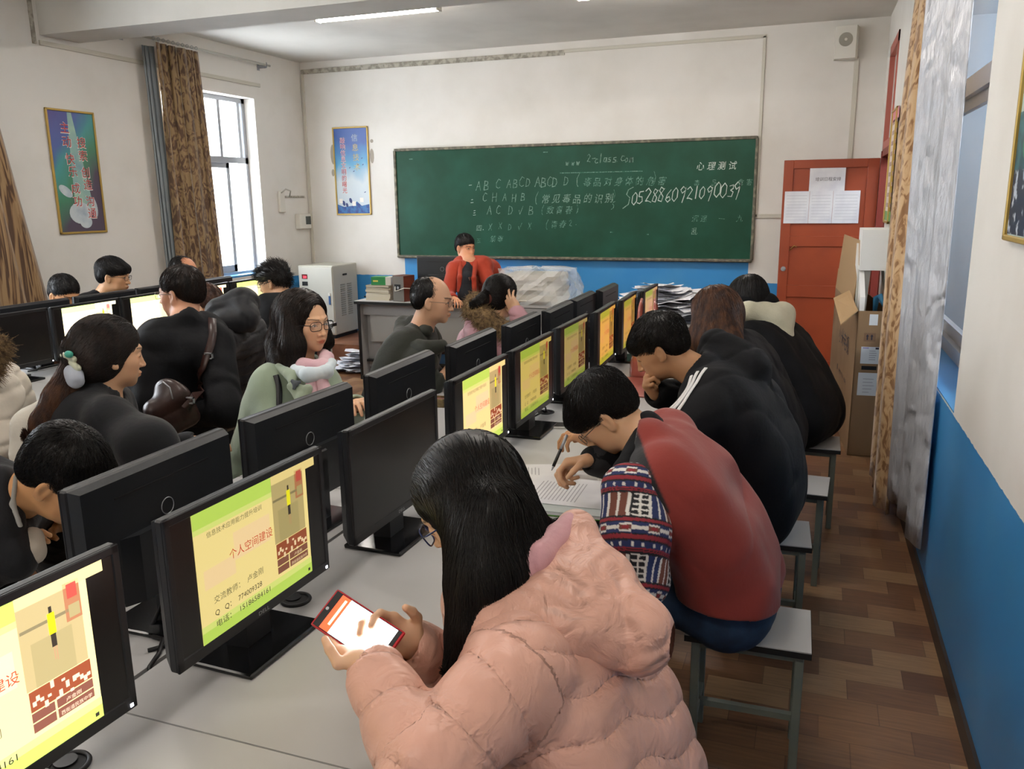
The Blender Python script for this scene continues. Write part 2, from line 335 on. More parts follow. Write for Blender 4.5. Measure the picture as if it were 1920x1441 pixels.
# podium
one('floor_podium', lambda b: b.box((XL, 7.5, 0), (-.75, YB, .2), TILE), kind='structure')
# conduits
COND = mat('conduit_plastic', 'C9C5B8', .55); CONDD = mat('dusty_conduit', '8B867A', .7, noise=(25, 'B5B0A3', .4, .6))
def cond(label, pts, w=.03, m=COND, d=.016, name='wall_conduit'):
    b = MB()
    for p, q in zip(pts, pts[1:]):
        p, q = Vector(p), Vector(q); lo = [min(p[i], q[i])-(w/2) for i in range(3)]; hi = [max(p[i], q[i])+(w/2) for i in range(3)]
        if abs(p[1]-YB) < .06: lo[1] = YB-d; hi[1] = YB
        elif p[0] < XL+.06: lo[0] = XL; hi[0] = XL+d
        b.box(lo, hi, m, .002)
    return tag(b.build(name), label, 'cable conduit')
cond('dusty horizontal conduit high on back wall, left half above the chalkboard', [(XL+.03, YB, 3.09), (-2.5, YB, 3.11)], .028, CONDD)
cond('clean white conduit high on back wall running right to the corner above the board', [(-2.48, YB, 3.11), (-.57, YB, 3.115)], .026)
cond('white conduit running down the back left corner of the room', [(XL+.03, YB, 3.06), (XL+.03, YB, 1.0)], .03)
cond('white vertical conduit right of the chalkboard dropping to a short horizontal run', [(-.575, YB, 3.1), (-.575, YB, 1.5), (-.33, YB, 1.49)], .028)
cond('white vertical conduit between wall loudspeaker and red door', [(.225, YB, 2.86), (.225, YB, 2.0)], .04)
cond('long white conduit under the beam on left wall, above the window', [(XL, 5.0, 2.87), (XL, 7.62, 2.87)], .035)
cond('dusty vertical conduit beside the beam end on left wall', [(XL, 4.94, 2.87), (XL, 4.94, 3.17)], .03, CONDD)
cond('short grey conduit leading to the wire bracket on left wall', [(XL, 7.9, 1.74), (XL, 8.3, 1.74)], .02, CONDD)
# curtain rods
def rod(y0, y1, z, label, x=XL+.09):
    e = empty('curtain_rod', (x, y0, z), 0, label, 'curtain rod')
    b = MB(); b.tube([(0, 0, 0), (0, y1-y0, 0)], .011, GREYPL); b.build('rod', e)
    for y in (.08, y1-y0-.08):
        b = MB(); b.box((-.09, y-.012, -.03), (.0, y+.012, .0), ALU).box((-.092, y-.02, -.05), (-.086, y+.02, .03), ALU); b.tube([(-.02, y, 0), (-.01, y, -.03), (.014, y, -.028), (.02, y, 0), (.016, y, .022)], .005, ALU); b.build('bracket', e)
    return e
rod(5.72, 7.72, 3.07, 'pale curtain rod on brackets above the left window')
rod(1.9, 4.1, 3.07, 'pale curtain rod above the nearer left window, cut by the photo edge')
# fluorescent lamps
TUBE = mat('lit_tube', 'FFF7EE', emit=34.); FIX = mat('lamp_housing', '6B6660', .5)
def lamp(x0, y, label, z=3.1):
    e = empty('fluorescent_lamp', (x0, y, z), 0, label, 'ceiling lamp', 'fluorescent batten lamps on the ceiling')
    one('housing', lambda b: b.box((-.02, -.045, .03), (1.1, .045, .055), FIX, .004).box((.25, -.02, .055), (.3, .02, ZC-z), FIX).box((.8, -.02, .055), (.85, .02, ZC-z), FIX), parent=e)
    for yy in (-.02, .02): one('tube', lambda b: b.tube([(.02, yy, .012), (1.08, yy, .012)], .013, TUBE, 10), parent=e)
    for xx in (.0, 1.08): one('socket', lambda b: b.box((xx, -.04, -.004), (xx+.018, .04, .03), WHITEPL, .003), parent=e)
lamp(-3.93, 6.2, 'lit fluorescent lamp hanging before the back wall, left one of the two in view')
lamp(-1.78, 6.3, 'lit fluorescent lamp cut by the top edge, right one of the two in view')
for x, y in ((-3.87, 2.9), (-1.5, 2.9), (-3.87, -.3), (-1.5, -.3)): lamp(x, y, 'unseen lit fluorescent lamp over the rear computer tables')  # unseen lamps, assumed to light the rest of the room
# ================================================================ ON THE WALLS
GOLD = mat('gilt_frame', 'B99A4E', .4, .3); BOARD = mat('board_green', '13432F', .5, noise=(3.2, '1B523F', .4, .75), spec=.3); BFR = mat('worn_board_frame', '5F5B4E', .6, noise=(20, '8E8874', .45, .65))
CH = mat('chalk', '9DB5A6', .9, noise=(60, '3E6F5C', .35, .7)); CHF = mat('faint_chalk', '7E9F90', .9, noise=(50, '2F6651', .4, .6)); CHB = mat('bright_chalk', 'C5D2C8', .9)
bx0, bx1, bz0, bz1 = -4.41, -.6, 1.075, 2.215
e = empty('chalkboard', ((bx0+bx1)/2, YB-.03, bz0), 0, 'long dark green chalkboard with chalk writing, mounted on the back wall', 'chalkboard')
w2 = (bx1-bx0)/2; hh = bz1-bz0
one('writing_surface', lambda b: b.box((-w2, -.0, 0), (w2, .025, hh), BOARD), parent=e)
def bf(b):
    t = .035
    b.box((-w2-.01, -.022, -.02), (w2+.01, .03, .012), BFR, .004).box((-w2-.01, -.015, hh-.008), (w2+.01, .03, hh+.02), BFR, .004)
    b.box((-w2-.02, -.015, 0), (-w2+.006, .03, hh), BFR, .004).box((w2-.006, -.015, 0), (w2+.02, .03, hh), BFR, .004)
one('board_frame', bf, parent=e)
one('chalk_rail', lambda b: b.box((-w2, -.055, -.012), (w2, -.015, .006), BFR, .003), parent=e)
ST = {'A': [[(0, 0), (.35, 1), (.7, 0)], [(.15, .42), (.58, .42)]], 'B': [[(0, 0), (.05, 1), (.5, .9), (.5, .62), (.1, .52), (.6, .4), (.6, .08), (0, 0)]], 'C': [[(.62, .85), (.3, 1), (.02, .6), (.05, .15), (.35, 0), (.62, .12)]],
      'D': [[(.05, 0), (.05, 1), (.5, .85), (.65, .45), (.45, .08), (.0, 0)]], 'H': [[(0, 1), (.02, 0)], [(.6, 1), (.6, 0)], [(0, .5), (.6, .52)]], 'X': [[(0, 1), (.6, 0)], [(.6, 1), (0, 0)]], 'V': [[(0, .5), (.2, 0), (.6, 1)]],
      'w': [[(0, .55), (.15, 0), (.3, .5), (.42, 0), (.6, .55)]], '.': [[(.1, 0), (.16, .04)]], '-': [[(.05, .45), (.55, .5)]], 'c': [[(.45, .5), (.15, .55), (.0, .2), (.2, 0), (.5, .08)]], 'l': [[(.1, 1), (.1, 0)]],
      'a': [[(.45, .5), (.1, .5), (.02, .1), (.3, .02), (.47, .5), (.5, 0)]], 's': [[(.45, .55), (.1, .5), (.1, .3), (.42, .25), (.4, .02), (.0, .02)]], 'o': [[(.25, .55), (.02, .3), (.2, 0), (.48, .2), (.4, .5), (.25, .55)]],
      'm': [[(0, 0), (.02, .55), (.02, .4), (.2, .55), (.25, 0), (.25, .4), (.45, .55), (.52, 0)]], '0': [[(.3, 1), (.05, .7), (.05, .2), (.28, 0), (.52, .3), (.5, .8), (.3, 1)]], '1': [[(.25, 1), (.25, 0)]],
      '2': [[(.02, .8), (.25, 1), (.5, .75), (.1, .1), (.3, .12), (.6, .02)]], '3': [[(.05, .9), (.4, 1), (.45, .7), (.2, .55), (.5, .4), (.4, .02), (.0, .05)]], '5': [[(.5, 1), (.12, .95), (.08, .58), (.42, .55), (.5, .2), (.25, 0), (.0, .08)]],
      '6': [[(.45, 1), (.12, .6), (.02, .2), (.25, 0), (.5, .2), (.35, .45), (.05, .3)]], '8': [[(.45, .85), (.2, 1), (.08, .75), (.45, .35), (.35, .02), (.05, .1), (.15, .45), (.5, .9)]], '9': [[(.5, .8), (.25, 1), (.02, .75), (.2, .5), (.48, .7), (.5, .9), (.42, .3), (.3, -.2)]],
      'S': [[(.6, 1.05), (.25, .9), (.15, .6), (.45, .4), (.4, 0), (.0, -.25)]], '(': [[(.35, 1.1), (.1, .6), (.15, .1), (.3, -.1)]], ')': [[(.1, 1.1), (.35, .6), (.3, .1), (.15, -.1)]], '_': [[(0, .45), (.7, .5)]], '=': [[(.1, .75), (.5, .8)], [(0, .15), (.7, .2)]],
      '#': [[(.1, .95), (.5, 1)], [(.1, .5), (.5, .55)], [(0, .05), (.7, .1)]]}
def bp(px, py): p = aty(px, py, YB-.032); return p[0]-(bx0+bx1)/2, p[2]-bz0
def strokes(b, s, px, py, px1, h, m, th=.006):
    x, z = bp(px, py); x1, _z = bp(px1, py); n = len(s); adv = (x1-x)/max(n, 1)
    z1 = bp(px1, py)[1]
    for i, ch in enumerate(s):
        if ch not in ST: continue
        jx, jz, js = random.uniform(-.008, .008), random.uniform(-.008, .008), random.uniform(.85, 1.1)
        for line in ST[ch]:
            for (a, c), (a2, c2) in zip(line, line[1:]):
                p = Vector((x+i*adv+a*h*.8*js+c*h*.12+jx, 0, z+c*h*js+jz)); q = Vector((x+i*adv+a2*h*.8*js+c2*h*.12+jx, 0, z+c2*h*js+jz)); d = (q-p)
                if d.length < 1e-6: continue
                t = Vector((-d.z, 0, d.x)).normalized()*th*.5*random.uniform(.6, 1.2); d = d.normalized()*th*.3
                b.raw([p-t-d, q-t+d, q+t+d, p+t-d], [(0, 1, 2, 3)], m, Matrix.Translation((0, -.0012, 0)))
def cn(b, s, px, py, h, m, step=None):
    x, z = bp(px, py)
    for i, ch in enumerate(s):
        if ch != ' ':
            sh = random.uniform(.1, .3); c, sn = math.cos(random.uniform(-.08, .08)), random.uniform(-.08, .08)
            vs, fs, w = glyphs(ch, h*1.05)
            b.raw([(x+v[0]*c*.86+v[1]*sh+random.uniform(-.002, .002), -.0012, z+v[1]*.95+v[0]*sn+random.uniform(-.002, .002)) for v in vs], fs, m)
        x += step or h*1.02
def chalk(b):
    strokes(b, 'www', 1061, 309, 1092, .06, CH); strokes(b, '2-class.com', 1101, 305, 1187, .085, CH, .007); x, z = bp(1050, 325); x2, z2 = bp(1205, 318)
    b.box((x, -.0015, z), (x2, -.0008, z+.008), CHF)
    strokes(b, '_', 878, 353, 890, .06, CHB); strokes(b, 'AB', 893, 356, 922, .095, CH); strokes(b, 'C', 929, 354, 940, .09, CH); strokes(b, 'ABCD', 951, 351, 998, .09, CH); strokes(b, 'ABCD', 1004, 350, 1046, .09, CH); strokes(b, 'D', 1057, 346, 1070, .09, CH)
    strokes(b, '(', 1079, 348, 1090, .11, CH); cn(b, '毒品对身体的危害', 1092, 348, .095, CHF, .108); strokes(b, ')', 1222, 344, 1232, .1, CHF)
    strokes(b, '=', 882, 382, 895, .05, CHB); strokes(b, 'CHAHB', 906, 378, 996, .085, CH); strokes(b, '(', 1003, 380, 1012, .11, CH); cn(b, '常见毒品的识别', 1014, 380, .1, CH, .113); strokes(b, ')', 1148, 374, 1158, .09, CHF)
    strokes(b, '#', 886, 404, 898, .055, CHB); strokes(b, 'ACDVB', 912, 402, 1012, .08, CH); strokes(b, '(', 1015, 402, 1022, .09, CHF); cn(b, '致青春', 1024, 400, .09, CHF, .1); strokes(b, ')', 1080, 398, 1086, .08, CHF)
    cn(b, '四', 892, 432, .075, CH); strokes(b, '.', 905, 430, 912, .06, CHB); strokes(b, 'XXDVX', 917, 430, 1010, .07, CHF); strokes(b, '(', 1022, 428, 1030, .08, CHF); cn(b, '青春', 1032, 426, .085, CHF, .085); strokes(b, '2', 1066, 424, 1074, .06, CHF); strokes(b, '.', 1080, 420, 1084, .06, CHF)
    cn(b, '五', 893, 455, .06, CHF); cn(b, '禁毒', 918, 452, .075, CHF, .08)
    strokes(b, 'S', 1145, 390, 1152, .06, CHF)
    for i, ch in enumerate('S052886092109003 9'.replace(' ', '')):
        px = 1169+i*12.9; strokes(b, ch, px, 384-i*1.05, px+11, .13 if i else .17, CHB if i > 0 else CH, .008)
    cn(b, '心理测试', 1305, 318, .085, CHB, .1); cn(b, '毒 品  危害', 1300, 348, .065, CHF, .082); cn(b, '沉迷 一 九', 1296, 415, .07, CHF, .085); cn(b, '乱', 1295, 439, .075, CH)
    for px, py, w in ((767, 299, 8), (1018, 286, 9), (1144, 436, 5), (1212, 440, 4)):
        x, z = bp(px, py); b.box((x, -.0015, z), (x+w*.0057, -.0008, z+.008), CHF)
one('chalk_writing', chalk, parent=e)
# posters
def postermat(name, cols, ang=0.):
    m = bpy.data.materials.new(name); m.use_nodes = True; N = m.node_tree.nodes; L = m.node_tree.links; b = N['Principled BSDF']; b.inputs['Roughness'].default_value = .35
    tc = N.new('ShaderNodeTexCoord'); mp = N.new('ShaderNodeMapping'); mp.inputs['Rotation'].default_value = (0, 0, ang); L.new(tc.outputs['Generated'], mp.inputs[0])
    sp = N.new('ShaderNodeSeparateXYZ'); L.new(mp.outputs[0], sp.inputs[0]); n = N.new('ShaderNodeTexNoise'); n.inputs['Scale'].default_value = 3; L.new(tc.outputs['Generated'], n.inputs[0])
    ma = N.new('ShaderNodeMath'); ma.operation = 'MULTIPLY_ADD'; ma.inputs[1].default_value = .3; L.new(n.outputs['Fac'], ma.inputs[0]); L.new(sp.outputs['Y'], ma.inputs[2])
    r = N.new('ShaderNodeValToRGB'); L.new(ma.outputs[0], r.inputs[0]); el = r.color_ramp.elements
    el[0].position = cols[0][0]; el[0].color = (*srgb(cols[0][1]), 1); el[1].position = cols[-1][0]; el[1].color = (*srgb(cols[-1][1]), 1)
    for p, c in cols[1:-1]: x = el.new(p); x.color = (*srgb(c), 1)
    L.new(r.outputs[0], b.inputs['Base Color']); return m
RED = mat('poster_red', 'C0302E', .5); WHT = mat('poster_white', 'E6E2DC', .5)
def poster(name, o, xdir, w, h, pm, label, fn):
    X = Vector(xdir); Z = Vector((0, 0, 1)); n = X.cross(Z)     # n points into the room
    e = empty(name, o, 0, label, 'poster'); e.matrix_world = frame(o, X, Z)
    one('print', lambda b: b.box((0.012, .012, 0), (w-.012, h-.012, .008), pm), parent=e)
    def fr(b):
        t = .016
        b.box((0, 0, 0), (w, t, .018), GOLD, .003).box((0, h-t, 0), (w, h, .018), GOLD, .003).box((0, 0, 0), (t, h, .018), GOLD, .003).box((w-t, 0, 0), (w, h, .018), GOLD, .003)
    one('frame', fr, parent=e); one('artwork', fn, parent=e); return e
def tx(b, s, x, y, size, m, z=.0095, wd=None):
    text(b, s, Matrix.Translation((x, y, z)), size, m, wd)
PALM = mat('pale_artwork', 'C9D2D6', .5, noise=(9, '9FB0BE', .4, .7)); GLOWG = mat('artwork_light_streak', 'A9CBB4', .5, noise=(6, '7FA6B0', .35, .7))
def blob(b, x, y, rx, ry, m, z=.0088, rot=0, n=20):
    b.raw([(x+rx*math.cos(t)*math.cos(rot)-ry*math.sin(t)*math.sin(rot), y+rx*math.cos(t)*math.sin(rot)+ry*math.sin(t)*math.cos(rot), z) for t in [2*PI*i/n for i in range(n)]], [list(range(n))], m)
def art1(b):
    b.raw([(.2, .93, .0085), (.24, .93, .0085), (.36, .16, .0085), (.17, .16, .0085)], [(0, 3, 2, 1)], GLOWG)
    blob(b, .22, .16, .11, .085, PALM); blob(b, .1, .33, .07, .035, PALM, rot=-.6); blob(b, .36, .2, .03, .08, PALM, rot=.1); blob(b, .26, .09, .06, .05, PALM, .0089)
    for k, s in enumerate('主动快乐成功'): p = [(.118, .78), (.122, .675), (.134, .545), (.145, .45), (.152, .32), (.158, .22)][k]; tx(b, s, p[0]-.006, p[1]-.006, .100, WHT, .0092); tx(b, s, p[0], p[1], .088, RED, .0100)
    for k, s in enumerate('搜索创造沟通'): p = [(.26, .675), (.262, .575), (.268, .445), (.275, .35), (.28, .22), (.285, .125)][k]; tx(b, s, p[0]-.006, p[1]-.006, .100, WHT, .0092); tx(b, s, p[0], p[1], .088, RED, .0100)
pm1 = postermat('poster_rainbow', [(.1, '5A4E5E'), (.32, '4F8A6C'), (.55, '4D9A9A'), (.72, '5668A8'), (1., '5B4C8C')], -.5)
poster('framed_poster', (XL+.001, 4.95, 1.455), (0, 1, 0), .46, .95, pm1, 'tall gilt framed motivational poster in purple and green on left wall beside curtain', art1)
YEL = mat('poster_yellow', 'C9B878', .5); PINK = mat('poster_pink', 'D98A8E', .5); NAVY = mat('poster_navy', '22346E', .5); SEA = mat('poster_sea', '2F6FB0', .5, noise=(20, '1E3F86', .4, .6))
def art2(b):
    for k, s in enumerate('敲响信息文明的曙光'[:9]): tx(b, s, .085, .79-k*.068, .074, WHT, .0092); tx(b, s, .088, .792-k*.068, .067, PINK if k < 5 else RED, .0100)
    for k, s in enumerate('信息技术'): tx(b, s, .235+.005*k, .81-k*.105, .085, YEL if k else PALM, .0100)
    b.raw([(.013, .015, .0085), (.427, .015, .0085), (.427, .12, .0085), (.33, .1, .0085), (.27, .15, .0085), (.2, .1, .0085), (.1, .09, .0085), (.013, .12, .0085)], [tuple(range(8))], SEA)
    for x, y, r in ((.1, .13, .03), (.14, .11, .025), (.19, .16, .03)): blob(b, x, y, r*.6, r, NAVY, .0095, .3)
    for x, y in ((.21, .1), (.31, .14), (.04, .13)): b.box((x, y, .009), (x+.045, y+.05, .0105), WHT)
    for x, y in ((.2, .52), (.25, .48), (.36, .62), (.37, .55), (.38, .25), (.31, .55)): blob(b, x, y, .012, .005, NAVY, .0095, .5)
pm2 = postermat('poster_sky', [(.2, 'B9C6D0'), (.52, 'C2CDD2'), (.72, '4E9BC4'), (.9, '2C6FB0'), (1., '2450A0')])
poster('framed_poster', (-5.2, YB-.001, 1.53), (1, 0, 0), .45, .96, pm2, 'gilt framed blue sky and sea poster on back wall left of chalkboard', art2)
PEEL = mat('bare_plaster', 'A79F92', .9)
def peel(b):
    for x, z, rx, rz in ((-5.215, 2.2, .03, .11), (-5.225, 2.0, .02, .04), (-4.715, 2.17, .025, .08), (-4.71, 2.33, .02, .02)):
        b.cyl((x, YB-.002, z), rx, .0015, PEEL, 12, 'y', M=Matrix.Translation((0, 0, z)) @ Matrix.Diagonal((1, 1, rz/rx, 1)) @ Matrix.Translation((0, 0, -z)))
one('trim_5', peel, kind='structure')
def art3(b):
    for k in range(9): b.box((.1, .12+k*.075, .0085), (.5, .15+k*.075, .0095), mat('poster_print_lines', 'A8887C', .5))
    b.box((.02, .02, .0085), (.58, .09, .0095), mat('poster_green', '6E9A4C', .5)); b.box((.02, .74, .0085), (.58, .82, .0095), PINK)
poster('wall_notice', (RX(7.18)-.002, 7.19, 1.47), (0, -1, 0), .42, .83, mat('notice_paper', 'E0CFC2', .5), 'narrow printed notice with green foot on right wall near the door', art3)
def art4(b):
    g = mat('photo_teal', '2C6E78', .4, noise=(12, '123A4A', .4, .6)); b.box((.02, .02, .0085), (.7, .2, .0095), mat('photo_navy', '1C2A44', .4, noise=(22, 'C0CAD8', .52, .6)))
    b.box((.02, .2, .0085), (.7, .36, .0095), g); blob(b, .2, .27, .1, .06, mat('photo_green', '3F8A6A', .4), .0100)
poster('framed_poster', (RX(2.8)-.002, 2.84, 1.545), (0, -1, 0), .75, .9, mat('photo_pale_sky', 'B9C8BE', .5), 'framed picture with teal photo cut by right photo edge', art4)
# wall loudspeaker, fuse box, wire bracket
e = empty('wall_loudspeaker', (.13, YB-.001, 2.86), 0, 'white wall loudspeaker with round grille high in the back right corner', 'loudspeaker')
one('housing', lambda b: b.prism([(-.1, 0), (.1, 0), (.075, -.13), (-.095, -.11)], 0, .27, WHITEPL), parent=e)
one('grille', lambda b: b.cyl((-.01, -.128, .155), .058, .012, mat('loudspeaker_grille', '9D9A8E', .7), 28, 'y').cyl((-.01, -.134, .155), .012, .01, WHITEPL, 14, 'y'), parent=e)
e = empty('fuse_box', (XL+.001, 8.22, 1.38), 0, 'small white fuse box with dark window beside back left corner', 'fuse box')
one('cover', lambda b: b.box((0, -.11, 0), (.07, .11, .17), WHITEPL, .008), parent=e); one('inspection_window', lambda b: b.box((.07, -.0, .05), (.074, .095, .14), mat('smoked_plastic', '3F4643', .3)), parent=e)
e = empty('wire_bracket', (XL+.001, 7.86, 1.6), 0, 'small pale wire bracket mounted on left wall above the metal cabinet', 'wall bracket')
one('plate', lambda b: b.box((0, -.05, -.03), (.03, .05, .2), WHITEPL, .006), parent=e); one('hook', lambda b: b.tube([(.03, -.02, .18), (.08, 0, .22), (.1, .06, .2), (.06, .09, .14)], .008, GREYPL), parent=e)
# door: leaf standing open in front of the back wall, jamb and transom in the right wall
DR = mat('orange_red_door_paint', '9C4424', .42, noise=(3, '8E3C20', .4, .7)); DRD = mat('dark_red_jamb', '7C2A1E', .5); DPK = mat('faded_red_frame', 'B5665A', .5)
e = empty('door_1', (-.33, 8.12, .02), math.radians(-.0)); e['kind'] = 'structure'
DW, DH = .80, 1.975
def leaf(b):
    xs = (0, .085, DW-.095, DW); zz = [(0, .15), (.74, .85), (1.205, 1.3), (1.9, DH)]
    b.box((0, 0, 0), (xs[1], .04, DH), DR, .003).box((xs[2], 0, 0), (DW, .04, DH), DR, .003)
    for z0, z1 in zz: b.box((xs[1], .0, z0), (xs[2], .04, z1), DR, .003)
    for z0, z1 in ((.15, .74), (.85, 1.205), (1.3, 1.9)): b.box((xs[1], .014, z0), (xs[2], .03, z1), DR)
one('door_leaf', leaf, parent=e)
one('door_knob', lambda b: b.cyl((.045, -.012, 1.0), .022, .012, ALU, 20, 'y').cyl((.045, -.04, 1.0), .012, .03, ALU, 16, 'y'), parent=e)
one('latch_hook', lambda b: b.tube([(.09, -.004, 1.17), (.13, -.012, 1.215), (.15, -.01, 1.2)], .005, mat('brass', 'A07A3C', .4, .6), 6), parent=e)
PAPER = mat('paper', 'DDDEE2', .8, noise=(8, 'CFD0D8', .4, .7)); INK = mat('ink', '4A4A52', .8); INKF = mat('faint_ink', 'A3A4AC', .8)
e = empty('paper_notice', (-.105, 8.118, 1.72), 0, 'small white notice with one printed line taped at the top of red door', 'paper notice')
one('sheet', lambda b: b.box((0, -.002, 0), (.3, -.0005, .2), PAPER), parent=e)
one('lettering', lambda b: text(b, '培训日程安排', frame((.05, -.003, .09), (1, 0, 0), (0, 0, 1)), .036, INK), parent=e)
for i, (x, w) in enumerate(((-.31, .215), (-.095, .2), (.105, .225))):
    e = empty('paper_sheet', (x, 8.118, 1.435), 0, ['left', 'middle', 'right'][i]+' one of three joined printed sheets on the red door', 'paper sheet', 'joined sheets taped to the red door')
    one('sheet', lambda b: b.box((0.001, -.0022, 0), (w-.001, -.0005, .285), PAPER), parent=e)
    def tb(b):
        for k in range(9): b.box((.02, -.003, .03+k*.027), (w-.02, -.0023, .032+k*.027), INKF)
    one('printed_table', tb, parent=e)
def jamb(b):
    for y in (DY0-.005, DY1-.045): b.box((RX(y)-.008, y, 0), (RX(y)+.2, y+.05, 2.05), DRD)
    b.box((RX(DY0)-.01, DY0, 2.0), (RX(DY0)+.19, DY1, 2.06), DRD)
one('trim_1', jamb, kind='structure')
def trans(b):
    x = RX(DY0)-.01
    b.box((x, DY0, 2.06), (x+.1, DY1, 2.12), DPK); b.box((x, DY0, 2.82), (x+.1, DY1, 2.9), DPK).box((x, DY0, 2.06), (x+.1, DY0+.05, 2.9), DPK).box((x, DY1-.05, 2.06), (x+.1, DY1, 2.9), DPK)
    b.box((x+.04, DY0, 2.06), (x+.05, DY1, 2.9), mat('frosted_transom', 'CDCBC2', .5))
one('trim_2', trans, kind='structure')
# ================================================================ TABLES, STOOLS, COMPUTERS
TOP = mat('grey_laminate', 'B6B6B6', .38, noise=(2, 'AEAEAF', .4, .7)); EDGE = mat('black_edging', '141414', .5); PANEL = mat('table_panel', '9B9C9C', .6); STEEL = mat('grey_green_steel', '6F756B', .45, noise=(9, '7C8176', .4, .7)); BLK = mat('black_plastic', '15161A', .42); BLK2 = mat('black_gloss_base', '0E0F12', .16); SCR = mat('black_screen', '0B0B0D', .32)
BACKP = mat('monitor_back_plastic', '1B1D21', .36, bump=(160, .08, .001)); SLOT = mat('slot_black', '050506', .6); LOGO = mat('logo_silver', 'A9ABAE', .3, .6); CABLE = mat('black_cable', '101012', .5)
ST_CX = -1.235                                # seam between the two halves of the middle table row
def table_unit(x0, x1, y0, y1, label, group, face):
    """x0..x1 is the depth of the worktop, people sit on side `face` (+1: at x1, -1: at x0)"""
    e = empty('computer_table', ((x0+x1)/2, (y0+y1)/2, 0), 0, label, 'table', group); hx, hy = (x1-x0)/2-.002, (y1-y0)/2-.002
    one('worktop', lambda b: b.box((-hx, -hy, .728), (hx, hy, .75), TOP), parent=e)
    one('edge_band', lambda b: b.box((-hx+.0015, -hy+.0015, .722), (hx-.0015, hy-.0015, .7275), EDGE).box((face*hx-(.0 if face > 0 else .0), -hy, .7235), (face*(hx+.003), hy, .748), EDGE), parent=e)
    for s in (-1, 1): one('side_panel', lambda b: b.box((-hx+.02, s*(hy-.004)-(.018 if s > 0 else 0), 0), (hx-.05 if face > 0 else hx-.02, s*(hy-.004)+(.018 if s < 0 else 0), .722), PANEL), parent=e)
    one('modesty_panel', lambda b: b.box((-face*(hx-.06), -hy+.03, .15), (-face*(hx-.078), hy-.03, .7), PANEL), parent=e)
    one('keyboard_shelf', lambda b: b.box((face*(hx-.36), -hy+.05, .62), (face*(hx-.02), hy-.05, .638), PANEL), parent=e)
    return e
ys = [-.16+1.2*k for k in range(6)]
nm = ['nearest, cut by the lower edge', 'under the large yellow slide screen', 'holding the open papers', 'with the white phone on it', 'with the pink handbag on it']
for k in range(5):
    table_unit(ST_CX+.004, ST_CX+.61, ys[k], ys[k+1], 'grey computer table in the middle row, right side, '+nm[k], 'tables of the middle row', 1)
nm = ['nearest, cut by the lower left corner', 'with the pink phone on it', 'beside the mint coat woman', 'with the small gold box on it', 'beside the woman with the fur hood']
for k in range(5):
    table_unit(ST_CX-.61, ST_CX-.004, ys[k], ys[k+1], 'grey computer table in the middle row, left side, '+nm[k], 'tables of the middle row', -1)
LX = -4.16
nm = ['nearest one at the left photo edge', 'behind the man with the shoulder bag', 'at the end nearest the metal cabinet']
for k in range(3):
    table_unit(LX+.004, LX+.63, 2.0+1.2*k, 3.2+1.2*k, 'grey computer table of the left row, aisle side, '+nm[k], 'tables of the left row', 1)
    table_unit(LX-.63, LX-.004, 2.0+1.2*k, 3.2+1.2*k, 'grey computer table of the left row, window side, '+nm[k], 'tables of the left row', -1)
def grommet(x, y, label):
    e = empty('cable_grommet', (x, y, .7502), 0, label, 'cable grommet', 'black cable grommets let into the tables')
    one('rim', lambda b: b.ring((0, 0, .002), .033, .0045, BLK), parent=e); one('hole', lambda b: b.cyl((0, 0, 0), .031, .0012, SLOT), parent=e)
    one('cap', lambda b: b.cyl((-.012, .006, .0015), .019, .003, BLK, 20), parent=e)
grommet(-1.119, 1.524, 'black cable grommet by the base of the large yellow slide screen'); grommet(-1.09, 3.4, 'black cable grommet between screens beside the white phone')
grommet(-1.345, 1.12, 'black cable grommet half hidden behind the screen at the lower left'); grommet(-1.14, .89, 'black cable grommet cut by the bottom edge of the photo')
grommet(-4.3, 3.36, 'black cable grommet on the left row beside a monitor foot'); grommet(-4.02, 3.1, 'black cable grommet in the left row, nearer the aisle')
